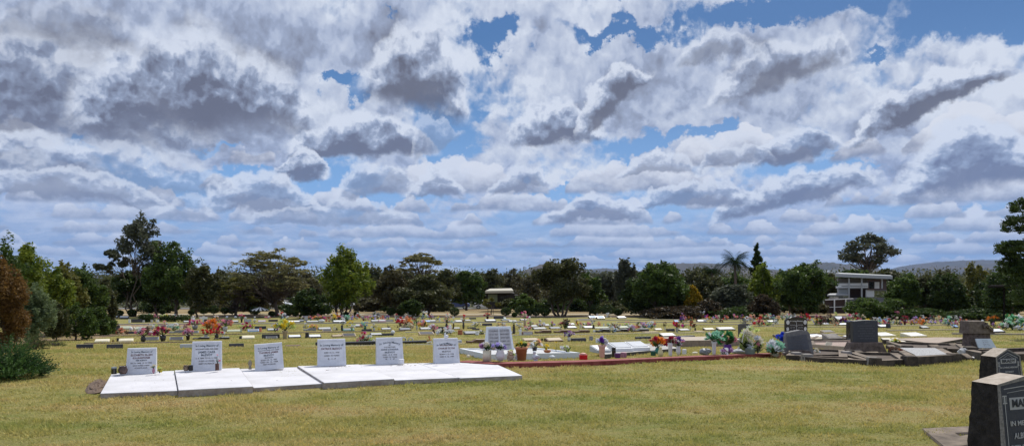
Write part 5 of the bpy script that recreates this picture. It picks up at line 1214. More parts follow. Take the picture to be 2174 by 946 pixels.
A('a', '''
block 179 740.5 30 10 dark
block 243 740.5 29 10 black
block 395 739 23 9 pale
block 502 737 28 8 black
flat 623 735 30 5 brown
ball 673 733 8 8 dark
beam 766 732 72 6.5 black
bouq 769 728 22 19 crimson,pink,magenta,cream
bouq 783 728 16 14 mint,white,lime
flat 774 730 22 4 white
beam 880 729 54 5 black
ring 857 727 15 13 white
ring 872 727 12 12 white
bouq 911 726 10 10 crimson,red
bouq 911 729 8 4 white
block 977 727 8 6 white
boat 1014 728 40 8 brown
slope 1130 724 34 7 brown
jar 1151 724 5 6 black
jar 1157 724 5 6 dark
jar 1162 724 5 6 pale
slope 1180 725 33 9 brown
bouq 1208 724 19 17 purple,white,lilac/white
block 1230 724 31 7 black
jar 1255 722 9 9 grey
block 1278 727 22 9 white
block 1367 719 34 5 dark
slope 1422 715 31 9 grey
beam 1460 716 32 3 dark''')
A('b', '''
slope 216 726 26 7.5 cream
jar 240 725 4 4 brown
jar 250 725 5 8 black
slope 267 725 26 7.5 cream
bouq 304 726 26 24 mauve,pink,brown,white/dark
slope 322 722 25 8 grey
bouq 346 724 30 24 crimson,magenta,peach,maroon/dark
slope 374 722 25 8 grey
bouq 399 722 20 20 pink,mauve,lilac/dark
boat 427 720 31 5 dark
bouq 437 719 20 16 red,red,salmon/pale
bouq 460 718 20 17 red,crimson/dark
bouq 473 715 11 10 white/cream
boat 471 720 29 5 dark
slope 527 719 24 8 cream
jar 511 719 7 6 black
block 575 718 34 9 black
slope 577 718.6 22 6 grey
bouq 605 719 32 32 yellow,lime,yellow,lime/tan
slope 626 717 25 7 white
jar 652 717 9 11 black
slope 669 717 25 8 white
slope 717 715 22 5 brown
bouq 723 714 8 4 peach,white
slope 742 715 26 9 tan pinkish
slope 800 712 24 6 pale
block 824 712 23 5 black
ball 834 709 9 9 white
slope 907 711 30 8 tan pinkish
bouq 920 709 18 16 white,pink/brown
bouq 945 711 32 13 white,black,white
bouq 953 706 8 14 white,pink
jar 977 710 11 10 terracotta
slope 1001 710 26 8 grey
jar 1013 711 8 8 white
bouq 1022 710 12 8 white,dark
jar 1091 708 6 16 dark tall
slope 1078 708 22 6 white
angel 1105 710 8 15 white
block 1121 710 22 6 maroon
boat 1155 707 33 6.5 brown
boat 1196 706 34 6 brown
boat 1236 706 34 6 brown
jar 1262 705 6 5 white
boat 1282 705 31 7 dark
bouq 1302 706 15 11 white,skyblue
boat 1322 704 28 6 dark
bouq 1341 704 18 12 white,lilac,pink
boat 1363 703 32 5.5 dark
flat 1385 705 34 3 tan''')
A('c', '''
flat 219 711 18 3 lime
block 238 709 22 5 dark
bouq 260 709 20 11 salmon,peach,brown
block 280 708 19 5 dark
block 325 708 22 5 dark
jar 250 701 10 11 dark
slope 263 699 24 8 sage
ball 278 702 7 9 white
ball 285 701 6 8 cream
slope 301 700 23 8 sage
bouq 315 701 10 13 cream,white
bouq 329 701 16 10 cream,white,lime
slope 344 700 22 12 grey
bouq 350 698 12 14 peach,white,pink
bouq 369 701 24 12 white,mint,cream
boat 375 707 28 6 grey
bouq 396 700 12 10 brown,mauve
slope 409 707 22 6 grey
bouq 414 699 28 16 magenta,pink,crimson/grey
bouq 448 700 28 18 orange,rust,orange,salmon
bouq 465 702 12 12 crimson,maroon
bouq 478 703 24 19 mauve,pink,salmon/pale
slope 497 704 26 5 sage
jar 512 705 4 10 sage
bouq 522 701 18 14 crimson,magenta,crimson
bouq 510 695 7 5 lime
bouq 535 697 12 12 lime,yellow
block 553 698 22 6 dark
slope 538 704 21 7 skyblue bluish
jar 553 704 6 9 salmon
slope 579 702 21 6 dark
bouq 584 704 14 14 crimson,white,lilac
bouq 587 694 8 6 white
boat 658 702 24 6 grey
bouq 664 699 16 9 peach,yellow
bouq 650 697 8 9 grey,white
slope 690 700 26 6 dark
slope 695 704 18 6 tan
jar 710 701 6 8 cream
block 714 701 5 5 black
bouq 726 702 12 22 white,white/black
slope 741 702 22 6 teal dark
bouq 745 697 14 14 yellow,lime
bouq 747 703 11 12 white,cream/mint
slope 759 694 17 7 pale
bouq 769 695 8 8 peach,mauve
bouq 775 702 14 15 skyblue,mint/teal
block 779 703 20 5 dark
bouq 794 703 10 13 white,cream/pale
bouq 804 700 5 4 yellow
slope 821 700 20 5 dark
shrub 825 698 14 17 leaf
bouq 851 692 16 15 red,crimson
bouq 864 692 18 17 salmon,orange,peach
bouq 862 699 26 10 brown,cream,tan
slope 861 701 23 6 grey
bouq 885 700 10 16 leaf,green/pale
slope 905 700 23 6 dark
bouq 899 696 22 13 pink,peach,yellow
bouq 921 695 12 5 leaf
block 935 697 20 4 black
bouq 917 697 12 8 white
bouq 948 698 14 22 white,peach,brown/dark
angel 956 703 8 15 white
bouq 952 704 10 10 pink,magenta
bouq 963 698 8 20 white,mint/brown
slope 970 698 15 4 pale
bouq 984 698 12 24 red,white/dark
block 1002 697 18 3 dark
bouq 1011 692 18 7 white,cream
block 1035 691 20 5 black
block 1011 700 14 3 dark
bouq 1058 695 10 11 cream,peach
bouq 1067 697 12 12 tan,peach,white
bouq 1091 694 10 11 lime,white/dark
bouq 1103 697 12 13 pale,white
bouq 1114 693 14 26 pink,magenta,cream/tan
ball 1124 676 5 5 white
bouq 1126 698 12 16 cream,pink/tan
bouq 1119 702 14 8 pink,white
slope 1134 694 18 5 pale
slope 1148 699 28 5 pale
bouq 1148 695 15 13 white,pink
slope 1162 692 16 5 pale
slope 1181 698 23 5 grey
bouq 1200 698 18 16 brown,maroon,dark
jar 1204 686 3 11 dark slim
bouq 1197 686 8 8 brown,cream
slope 1216 697 20 6 white
slope 1213 690 18 5 white
jar 1224 686 4 5 maroon
slope 1252 697 22 6 white
jar 1233 696 6 7 cream
slope 1250 689 18 4 pale
bouq 1258 688 8 6 white,grey
jar 1260 697 5 8 dark
slope 1280 697 34 4 sage
jar 1282 694 3 8 white
bouq 1303 694 16 8 cream,black,white
slope 1326 697 22 6 sage
bouq 1329 692 12 8 pink,white
bouq 1355 694 9 10 cream,black/sage
bouq 1367 699 18 12 white,lilac,pink
bouq 1383 697 16 12 white,skyblue
bouq 1412 702 8 15 brown,tan/cream
slope 1400 701 16 5 tan
block 1425 703 18 6 dark
bouq 1437 704 18 16 red,crimson,magenta/pale
bouq 1450 697 8 10 maroon,dark
slope 1456 702 23 5 pale
bouq 1466 699 8 10 red,maroon/cream
bouq 1476 702 9 12 maroon,brown/dark
flat 1488 704 19 4 tan
slope 1509 701 23 6 cream
slope 1545 701 38 8 grey''')
A('d', '''
slope 240 675 18 8 pale
slope 263 676 17 7 pale
jar 275 685 5 8 white
block 290 684 20 7 black
jar 305 684 5 5 pale
bouq 316 682 8 13 sage,mint
bouq 329 683 10 13 pink,mauve/grey
jar 322 684 5 6 pale
jar 335 684 6 6 white
bouq 349 682 16 12 lime,yellow,white
bouq 371 682 17 12 white,pink,mauve/grey
slope 398 684 16 4 pale
angel 410 685 9 15 white
cross 432 685 16 14 white
block 444 685 18 8 black
bouq 458 685 12 12 peach,white/salmon
bouq 465 683 8 8 brown,mauve
block 485 685 15 8 black
ball 482 675 6 5 white
ball 500 675 6 5 white
slope 498 684 15 5 pale
bouq 513 684 13 14 pink,crimson,white/black
block 526 684 14 7 grey
bouq 541 685 9 11 white,cream
slope 556 683 14 4 lilac lavender
block 580 682 18 4 dark
bouq 597 684 14 17 red,crimson,white/dark
bouq 605 685 9 16 white,skyblue/white
bouq 569 676 8 5 pink,white
ball 611 675 5 5 white
slope 625 684 24 4 white
slope 640 683 10 6 grey
block 650 680 7 10 grey upright
slope 664 684 25 4 pale
ball 683 684 14 7 white
jar 693 682 4 10 salmon
jar 699 682 4 10 terracotta
bouq 709 683 16 13 yellow,black,cream
bouq 716 676 7 10 orange,white
slope 721 684 26 5 white
bouq 728 670 10 9 cream,white
bouq 735 682 18 11 mint,white,grey
bouq 745 672 10 12 purple,lilac
bouq 747 680 9 8 lilac,violet
bouq 763 674 12 8 cream,white
bouq 772 680 12 8 mauve,pale/maroon
bouq 785 676 8 6 pink,white
bouq 797 679 16 9 white,brown
bouq 797 671 14 8 pale,grey
slope 797 683 16 5 pale
slope 812 683 14 6 mauve
block 825 682 20 4 maroon
bouq 842 681 8 9 grey,white
bouq 866 675 12 10 white,cream
slope 852 680 22 4 pale
bouq 882 682 10 12 pale,mauve
bouq 900 676 15 12 white,lime
bouq 916 678 12 10 pale,lilac
slope 905 684 20 5 skyblue
slope 918 683 16 5 dark
jar 933 682 4 8 white
bouq 950 680 8 12 pink,white
slope 975 683 16 4 white
slope 992 681 18 3 pale
block 1004 677 14 3 dark
bouq 1035 677 14 10 red,crimson,brown/maroon
ball 1031 681 5 5 skyblue
slope 1043 682 22 5 white
block 1060 676 22 6 black
slope 1076 680 20 3 grey
slope 1073 678 5 6 mint
slope 1090 683 18 4 pale
slope 1113 680 14 4 pale''')
A('e', '''
slope 1244 679 34 2.6 tan
slope 1260 676 15 7 skyblue
slope 1277 677 16 8 skyblue
jar 1268 671 3 6 white
bouq 1292 674 8 8 white,cream
slope 1322 676 18 6 grey
bouq 1311 670 6 5 white
bouq 1376 674 14 8 pale,mauve,white
bouq 1418 673 9 9 white,cream
bouq 1430 673 16 10 salmon,peach,tan
bouq 1436 676 12 6 pink,white
bouq 1469 674 8 12 lime,cream
bouq 1484 675 16 11 white,lime,pale
bouq 1495 675 10 12 white,lilac
bouq 1502 677 10 8 magenta,purple
bouq 1530 674 9 6 white,pale
slope 1540 675 14 3.5 white
bouq 1548 673 8 5 skyblue,white
bouq 1559 674 5 5 cream
slope 1438 685 10 7 skyblue
bouq 1446 685 14 10 purple,maroon
bouq 1456 683 12 9 pink,white
bouq 1468 686 22 11 terracotta,brown,rust/terracotta
bouq 1481 681 6 7 black
slope 1490 683 16 5 white
bouq 1500 684 9 7 white
bouq 1511 685 10 6 brown,white
bouq 1530 684 10 6 brown,maroon
bouq 1586 683 16 10 white,pale
bouq 1578 690 13 10 black,grey''')
A('f', '''
bouq 1594 680 16 10 peach,pink
bouq 1600 688 12 8 white,grey
bouq 1623 678 20 11 mauve,peach,red
bouq 1640 676 18 12 pink,peach,white
slope 1640 684 16 5 white
bouq 1612 692 18 14 red,pink,crimson
bouq 1630 691 24 8 cream,pale,lime
bouq 1646 688 12 10 grey,white
bouq 1652 682 8 10 peach
bouq 1672 678 16 10 white,pale
bouq 1685 676 14 9 grey,black,white
bouq 1700 675 12 9 salmon,brown
bouq 1712 676 12 9 red,crimson
bouq 1735 677 7 8 red
bouq 1742 690 22 17 maroon,brown,mauve
bouq 1758 688 22 17 brown,tan,dark
slope 1756 689 15 5 white
bouq 1773 680 12 14 lime,sage
slope 1786 682 20 13 white
bouq 1777 690 14 11 tan,sage
bouq 1790 688 16 12 purple,maroon
ball 1796 683 6 6 white
bouq 1803 682 12 12 magenta,pink,white
slope 1798 690 38 5 white
bouq 1818 680 18 13 crimson,leaf,sage
bouq 1832 680 8 10 cream,tan
bouq 1843 684 16 6 yellow,lime
bouq 1858 683 20 8 white,brown
bouq 1868 684 12 9 white,skyblue
bouq 1884 688 18 11 pale,skyblue
bouq 1893 688 10 16 grey,tan,white
bouq 1906 678 14 14 pink,white,salmon
bouq 1905 690 14 14 cream,pale,tan
bouq 1921 689 16 15 maroon,crimson/maroon
bouq 1926 676 12 10 lime,cream
bouq 1936 676 10 10 lilac,white
bouq 1944 682 14 9 lilac,violet
bouq 1938 687 14 8 peach,pale
bouq 1950 671 9 5 sage
bouq 1960 689 16 9 orange,salmon
bouq 1960 680 10 9 white,mauve
slope 1967 697 18 6 pale
bouq 1978 680 12 9 pale,pink
bouq 1986 686 10 6 white,grey
bouq 1996 681 16 9 cream,peach
bouq 1998 685 9 5 lilac
bouq 2015 688 20 14 mint,white,green
bouq 2016 670 6 5 skyblue
bouq 2030 682 12 10 white,grey
bouq 2038 684 10 10 lilac,white
bouq 2046 688 14 10 olive,brown
bouq 2012 692 12 8 grey,teal
bouq 2022 696 10 9 salmon,skyblue/white
slope 2032 696 10 8 skyblue
slope 1762 706 26 6 tan
slope 1880 695 24 7 white
block 1888 696 9 10 dark
bouq 2063 678 14 8 brown,dark
bouq 2078 678 16 9 mauve,brown
ball 2086 684 6 6 white
bouq 2107 690 24 16 rust,orange,brown/dark
slope 2122 706 34 9 white
bouq 2126 692 12 8 white,mauve
bouq 2136 700 14 12 grey,dark,white
bouq 2150 700 32 26 mint,white,mint,green
bouq 2168 694 16 18 white,skyblue
bouq 2165 702 20 9 white,pale
bouq 2142 690 12 7 pink,white''')
C['olive'] = (.14,.13,.05)
rx = random.Random(21); mix_ = ['white','pink','cream','lilac','peach','red','yellow','mint','magenta','salmon','mauve','crimson','violet','skyblue','lime','orange','purple']
def extra(row, x0, x1, step, y0, y1, pal=mix_):
    x = x0
    while x < x1:
        put(row, 'bouq', round(x+rx.uniform(-3,3),1), round(rx.uniform(y0,y1),1), rx.choice([8,10,11,13]), rx.choice([6,8,9,11]), *rx.sample(pal, 3)); x += step
extra('f', 1735, 2060, 11, 684, 692); extra('f', 1600, 1740, 15, 677, 682); extra('f', 2080, 2175, 14, 688, 700); extra('d', 640, 960, 17, 677, 682); extra('c', 1130, 1400, 20, 690, 697); extra('e', 1450, 1590, 18, 675, 680)
ADJ = dict(white='white', cream='cream', black='black', dark='dark brown', grey='grey', pale='pale grey', tan='tan', sage='sage green', skyblue='pale blue', leaf='leafy green', maroon='maroon')
SHP = dict(block='upright plaque', slope='sloping plaque', boat='low plaque with pale top', flat='flat slab', beam='long low granite kerb', bouq='bouquet', jar='vase', ball='round ornament', ring='flower wreath', angel='angel statue', cross='cross', shrub='dark leafy plant')
def adj(c): return ADJ.get(c, c)
def describe(p):
    cols = [c for c in p['cols']]; k = p['kind']; vz = None
    if '/' in cols[-1]: cols[-1], vz = cols[-1].split('/')
    p['cs'], p['vz'] = cols, vz
    uq = []
    for c in cols:
        a = adj(c)
        if a not in uq: uq.append(a)
    size = 'small ' if p['w'] < (11 if k in ('bouq',) else 16) and k not in ('jar','ball','angel','cross') else ''
    if k == 'bouq': s = size + (' and '.join(uq[:2])) + ' bouquet'
    elif k == 'shrub': s = 'dark leafy cut plant'
    else: s = size + (p['d'] + ' ' if p['d'] else '') + uq[0] + ' ' + SHP[k]
    p['desc'] = s
for p in PEND: describe(p)
# labels single each one out: a word of order is added only where two would read alike
from collections import defaultdict
byl = defaultdict(list)
for p in PEND:
    p['label'] = f"{p['desc']}{ROWN[p['row']]}, {where(p['px'])}"; byl[p['label']].append(p)
for lab, ps in byl.items():
    if len(ps) > 1:
        ps.sort(key=lambda q: q['px'])
        # those clearly nearer the camera than others differ by depth first
        words = ['left', 'right'] if len(ps) == 2 else ['left', 'middle', 'right'] if len(ps) == 3 else ['first', 'second', 'third', 'fourth', 'fifth', 'sixth', 'seventh'][:len(ps)]
        for q, w_ in zip(ps, words): q['label'] = w_ + ' ' + q['label']
CATS = dict(block='plaque', slope='plaque', boat='plaque', flat='slab', beam='kerb', bouq='flowers', jar='vase', ball='ornament', ring='wreath', angel='statue', cross='cross', shrub='plant')
GRP = dict(block='memorial plaques of the lawn rows', slope='memorial plaques of the lawn rows', boat='memorial plaques of the lawn rows', bouq='flower bouquets on the lawn graves', jar='vases on the lawn graves', ball='small ornaments on the lawn graves')
def stone(c): return cm(c) if c in ('white','cream','pale','tan','sage','black','dark','grey','maroon') else mat('painted_' + c, C[c], .6, var=.1)
for p in PEND:
    k, px, py, w, h, cs, lab = p['kind'], p['px'], p['py'], p['w'], p['h'], p['cs'], p['label']; c0 = cs[0]; s = G(px, py).y/F
    if k in ('block', 'slope', 'boat'):
        pl = {'dark':'pale','black':'grey','grey':'dark','brown':'tan','cream':'white','white':'pale','tan':'dark','pale':'white','sage':'pale','maroon':'tan','teal':'grey','skyblue':'grey','lilac':'pale','mauve':'pale','mint':'pale'}[c0]
        dkb = k == 'slope' and c0 in ('white','pale','cream','grey','sage','skyblue') and (px > 620 or p['row'] in 'de')
        if k == 'block': pl = {'black':'dark','dark':'black'}.get(c0, 'pale')
        if k == 'slope' and c0 in ('cream','white','sage','pale'): pl = c0
        dp = min(.42, max(.26, w*s*.55)); hh = h*(.85 if k == 'slope' else 1)
        plaque(px, py, w, hh, stone('black') if dkb else stone(c0), lab, stone(c0) if dkb else stone(pl), kind=k, depth=dp, group=GRP[k])
    elif k == 'flat':
        g = G(px, py); mb = MB(); mb.box(-w*s/2, w*s/2, 0, .5, -.02, h*s*.35); tag(mb.build('flat_slab', stone(c0), loc=g, rotz=ROW, bevel=.006), lab, 'slab')
    elif k == 'beam':
        g = G(px-w/2, py+.4); q = G(px+w/2, py-.6); d = (q-g); d.z = 0; L_ = d.length; mb = MB(); mb.box(0, L_, 0, .3, -.05, h*s); tag(mb.build('granite_kerb', stone(c0), loc=g, rotz=math.atan2(d.y, d.x), bevel=.01), lab, 'kerb')
    elif k == 'bouq':
        bouquet(px, py, w*1.55, h*1.32, cs, lab, vase=p['vz'] and stone(p['vz']), vh=.42, vw=w*.42, shape=['urn','tall','bowl','pot'][int(px) % 4], group=GRP[k], n=max(7, min(20, int(w*.85))), leafy=.25, name='flower_bouquet')
    elif k == 'jar':
        g = G(px, py); r = w*s/2; H = h*s; t = thing('flower_vase', lab, 'vase', g, group=GRP[k]); mb = MB(); mb.lathe([(r*.75,0),(r,H*.15),(r*.85,H*.8),(r,H),(r*.8,H),(r*.7,H*.9)], 10); mb.build('body', stone(c0), t)
    elif k == 'ball':
        g = G(px, py); mb = MB(); mb.ball((0,0,h*s*.48), h*s*.5, 10, 8, sq=(w/h,.9,1)); tag(mb.build('round_ornament', stone(c0), loc=g, smooth=True), lab, 'ornament', GRP[k])
    elif k == 'ring':
        g = G(px, py); R0 = h*s*.40; mb = MB(); rs_ = random.Random(int(px)); N_ = 18
        t = thing('flower_wreath', lab, 'wreath', g, rotz=ROW+R(10))
        for i in range(N_):
            a = 2*math.pi*i/N_; petals(mb, (R0*math.cos(a), 0, h*s*.48+R0*math.sin(a)), h*s*.17, rs_, 5)
        mb.build('blooms', cm('white', True), t); mb = MB(); mb.tube([(R0*math.cos(a/12*2*math.pi), .03, h*s*.48+R0*math.sin(a/12*2*math.pi)) for a in range(13)], [h*s*.08]*13, 6); mb.build('ring', cm('leaf'), t)
    elif k == 'angel': figurine(px, py, w, h, stone(c0), lab, 'angel', 0, 'angel_statue', 'statue')
    elif k == 'cross':
        g = G(px, py); mb = MB(); W = w*s; H = h*s; mb.box(-W*.14,W*.14,0,.1,-.02,H); mb.box(-W*.5,-W*.142,.002,.098,H*.62,H*.88); mb.box(W*.142,W*.5,.002,.098,H*.62,H*.88); tag(mb.build('white_cross', stone(c0), loc=g, rotz=ROW), lab, 'cross')
    elif k == 'shrub': spiky(px, G(px,py).y, w/2, h, 'olive', lab, 'cut_plant', 'plant', n=26, length=.9)
# concrete strips the plaques stand on
def strip(pts, wd, hgt, m, label, cat='concrete strip', name='concrete_strip'):
    P = [G(*p) for p in pts]; mb = MB(); V = []; fine = []
    for a, b in zip(P[:-1], P[1:]):
        n = max(1, int((b-a).length/1.2)); fine += [a.lerp(b, k/n) for k in range(n)]
    fine.append(P[-1]); n = len(fine)
    for i, p in enumerate(fine):
        d = (fine[min(i+1,n-1)]-fine[max(i-1,0)]); nn = Vector((-d.y, d.x, 0)).normalized()*wd
        q = p+nn; V += [(p.x,p.y,gz(p.y)-.05),(p.x,p.y,gz(p.y)+hgt),(q.x,q.y,gz(q.y)+hgt),(q.x,q.y,gz(q.y)-.05)]
    F_ = []
    for i in range(n-1):
        a, b = 4*i, 4*i+4; F_ += [(a,b,b+1,a+1),(a+1,b+1,b+2,a+2),(a+2,b+2,b+3,a+3)]
    F_ += [(0,1,2,3),(4*n-1,4*n-2,4*n-3,4*n-4)]
    mb.add(V, F_); tag(mb.build(name, m), label, cat)
TC = mat('tan_old_concrete', (.34,.29,.22), .9, second=(.44,.39,.31), scale=3, bump=.2); DC = mat('dark_old_concrete', (.13,.09,.07), .9, second=(.24,.18,.14), scale=3, bump=.2)  # tan and brown concrete for the strips, mottled by noise
GC = mat('grey_old_concrete', (.26,.25,.24), .9, second=(.36,.34,.31), scale=3, bump=.2)
for pts, wd, hg, m, lab in [
 ([(178,729),(330,727.5),(462,725)], .30, .04, DC, 'brown concrete strip under the cream plaques and pink bouquets'),
 ([(272,742.5),(402,741)], .22, .02, TC, 'thin pale concrete edge right of the two dark upright plaques'),
 ([(433,741),(560,737),(672,736)], .22, .02, TC, 'thin pale concrete edge behind second and third headstones'),
 ([(735,734.5),(905,731),(990,729.5)], .25, .02, GC, 'grey concrete edge along the long black kerbs'),
 ([(212,713.5),(420,711.5),(520,709),(700,705),(860,702.5)], .28, .05, DC, 'long brown concrete strip of the third row, left half'),
 ([(860,705),(1000,703.5),(1130,704)], .26, .03, GC, 'grey concrete strip above fifth and sixth headstones'),
 ([(1085,712),(1250,709.5),(1420,707),(1500,706)], .26, .03, GC, 'grey concrete strip behind the daffodil grave'),
 ([(250,689),(420,687.5),(640,687),(860,685),(1110,684)], .30, .07, GC, 'long pale concrete strip of the far left row'),
 ([(1220,680.5),(1400,679),(1600,678.5)], .30, .06, TC, 'pale concrete strip, farthest one at centre right'),
 ([(1310,684),(1430,684),(1600,684)], .30, .06, TC, 'pale concrete strip just in front of the farthest one'),
 ([(1430,689.5),(1600,688.5),(1830,690)], .30, .06, TC, 'pale concrete strip under the terracotta pot flowers'),
 ([(1600,692.5),(1740,694),(1830,694)], .28, .05, TC, 'pale concrete strip ending at the dark granite headstone'),
 ([(1888,692),(1990,690.5),(2055,690.5)], .30, .06, TC, 'upper pale concrete strip left of the sloped monument'),
 ([(1888,702),(1990,700.5),(2056,700)], .30, .06, TC, 'lower pale concrete strip left of the sloped monument'),
 ([(2024,709.5),(2174,711),(2260,712)], .35, .10, TC, 'concrete beam passing behind the sloped monument'),
 ([(1268,724),(1350,722.5),(1430,721)], .20, .03, TC, 'thin concrete edge above the white book plaques'),
 ([(1730,681),(1790,680.5)], .3, .08, TC, 'short pale beam right of the black arched headstone'),
 ([(1762,709),(1818,710)], .35, .05, TC, 'short concrete slab edge left of the dark granite headstone')]:
    strip(pts, wd, hg, m, lab)
# ------------------------------------------------------------------ old graves on the right
OLDC = mat('stained_shade_dark_concrete', (.016,.014,.012), .95, second=(.12,.095,.075), scale=5, bump=.7)  # stained concrete, its colour also darkened to paint in the shaded sides
OLDT = mat('old_pinkish_concrete', (.30,.235,.19), .95, second=(.42,.35,.29), scale=3.5, bump=.5)
OLDG = mat('old_grey_concrete', (.20,.185,.17), .95, second=(.33,.30,.27), scale=5, bump=.5)
OLDTOP = mat('sun_tinted_stained_kerb_top', (.06,.048,.038), .95, second=(.29,.23,.175), scale=4, bump=.5)  # stained kerb tops, colour lightened to paint in the sun on them
SOILD = mat('grave_soil', (.06,.045,.035), .95, second=(.13,.10,.08), scale=8, bump=.9)
PEB = mat('grey_white_gravel', (.16,.16,.16), .9, second=(.62,.62,.62), scale=38, bump=1.0)
POLB = mat('polished_black_granite', (.010,.010,.013), .12, second=(.02,.02,.026), scale=60, spec=.6)
POLG = mat('polished_grey_granite', (.02,.021,.026), .35, second=(.042,.044,.052), scale=60, spec=.5)
ROUGHS = mat('rough_dark_stone', (.010,.009,.009), .95, second=(.045,.040,.038), scale=16, bump=1.2)
ROCKF = mat('rock_faced_plinth', (.05,.038,.034), .95, second=(.20,.155,.135), scale=9, bump=1.0)
SILV = mat('silver_lettering', (.42,.42,.42), .5); FADE = mat('worn_lettering', (.15,.15,.16), .7)
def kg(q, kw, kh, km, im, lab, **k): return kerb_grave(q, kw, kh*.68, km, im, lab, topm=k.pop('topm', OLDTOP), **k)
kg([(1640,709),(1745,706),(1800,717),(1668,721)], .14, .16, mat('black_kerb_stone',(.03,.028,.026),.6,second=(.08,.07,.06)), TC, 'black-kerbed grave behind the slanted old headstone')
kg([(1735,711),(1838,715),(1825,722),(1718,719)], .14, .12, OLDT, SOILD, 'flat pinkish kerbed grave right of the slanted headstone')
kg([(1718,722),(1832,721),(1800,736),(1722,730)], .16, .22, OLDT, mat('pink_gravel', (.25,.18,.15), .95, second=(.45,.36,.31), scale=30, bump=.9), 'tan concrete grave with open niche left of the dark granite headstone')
kg([(1690,738),(1795,742),(1800,757),(1668,753)], .16, .16, OLDC, SOILD, 'shade-darkened stained kerb grave behind the leaning white tablet')
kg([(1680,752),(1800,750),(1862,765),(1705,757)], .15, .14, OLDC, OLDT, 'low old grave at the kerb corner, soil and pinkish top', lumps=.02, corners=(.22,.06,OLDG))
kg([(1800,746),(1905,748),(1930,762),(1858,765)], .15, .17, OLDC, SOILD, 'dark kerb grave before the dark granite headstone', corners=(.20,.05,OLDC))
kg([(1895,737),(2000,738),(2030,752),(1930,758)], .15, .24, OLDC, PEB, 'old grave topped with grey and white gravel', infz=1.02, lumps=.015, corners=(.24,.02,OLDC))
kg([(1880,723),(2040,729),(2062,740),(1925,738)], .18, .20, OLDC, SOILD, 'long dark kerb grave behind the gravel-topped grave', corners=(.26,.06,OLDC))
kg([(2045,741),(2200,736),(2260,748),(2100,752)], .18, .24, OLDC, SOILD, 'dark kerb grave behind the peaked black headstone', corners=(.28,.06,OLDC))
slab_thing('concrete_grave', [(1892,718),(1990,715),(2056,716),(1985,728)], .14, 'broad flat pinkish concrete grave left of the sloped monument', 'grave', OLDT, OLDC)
slab_thing('concrete_grave', [(1870,716),(1905,716),(1930,727),(1880,724)], .12, 'flat pale concrete grave just right of the granite headstone', 'grave', mat('pale_grave_concrete', (.50,.46,.38), .9, second=(.60,.56,.48)), OLDC)
for (px, py, w, h, lab) in [(1887, 714, 40, 7, 'wide white marble plaque right of the dark granite headstone'), (1952, 715, 42, 8, 'wide white marble plaque above the gravel-topped grave'), (1740,716,36,5,'long white plaque right of the slanted old headstone')]:
    plaque(px, py, w, h, 'cream', lab, 'white', depth=.75)
plaque(1775, 722, 34, 13, OLDG, 'thick grey stone block left of the dark granite headstone', OLDG, depth=.5, name='stone_block', cat='block')
plaque(1800, 716, 12, 4, 'white', 'small white tile beside the thick grey stone block', 'white', depth=.2)
bouquet(1900, 727, 26, 10, ['yellow','lime','lime'], 'pale yellow flowers lying right of the dark granite headstone', near=True, dz=.1, n=10)
bouquet(1902, 749, 26, 14, ['brown','rust','maroon'], 'dried brown flowers by the left end of the gravel grave', near=True, dz=.1, n=14, leafy=.2)
bouquet(1893, 721, 8, 7, ['yellow','lime'], 'tiny yellow bloom at the granite headstone edge', near=True, dz=.1, n=3)
# black arched headstone with white flower emblems
def arched():
    g = G(1691, 716, 0); s = g.y/F; w = 26*s; h = 44*s; t = thing('arched_headstone', 'glossy black arched headstone with white flower emblems', 'headstone', g, rotz=R(12))
    top = [(w*math.cos(a), h*.84 + h*.16*math.sin(a)) for a in [math.pi*i/14 for i in range(15)]]
    mb = MB(); mb.prism([(-w,0),(w,0)] + [(w,h*.8)] + [(x*.98, z) for x, z in top[1:-1]] + [(-w,h*.8)], 0, .12); mb.build('body', POLB, t, bevel=.006)
    lw = mat('white_lettering', (.66,.66,.66), .5); f = (R(90),0,0)
    text_mesh('lettering', 'In Loving Memory', h*.095, lw, t, (0,-.004,h*.80), f, width=w*1.15, bold=.001)
    for sx_ in (-1, 1):
        for k, ln in enumerate(['MOTHER','AND WIFE','1921 1998'] if sx_ < 0 else ['FATHER','OF FIVE','1918 1990']): text_mesh('lettering', ln, h*.075, SILV, t, (sx_*w*.36,-.004,h*(.60-.12*k)), f, width=w*.45)
        em = MB()
        for (ex, ez, er) in ((.78,.74,.085),(.80,.42,.07),(.78,.22,.06)):
            rs_ = random.Random(3)
            for j in range(9):
                a = 2*math.pi*j/9; em.add([(sx_*w*ex, -.004, h*ez),(sx_*w*ex+er*h*math.cos(a-.3), -.006, h*ez+er*h*1.2*math.sin(a-.3)),(sx_*w*ex+er*h*1.1*math.cos(a), -.007, h*ez+er*h*1.35*math.sin(a)),(sx_*w*ex+er*h*math.cos(a+.3), -.006, h*ez+er*h*1.2*math.sin(a+.3))], [(0,1,2,3)])
        em.build('flower_emblem', lw, t)
    cr = MB(); cr.box(-.012,.012,-.006,0,h*.12,h*.74); cr.box(-.06,-.0125,-.006,0,h*.56,h*.59); cr.box(.0125,.06,-.006,0,h*.56,h*.59); cr.build('cross_emblem', SILV, t)
arched()
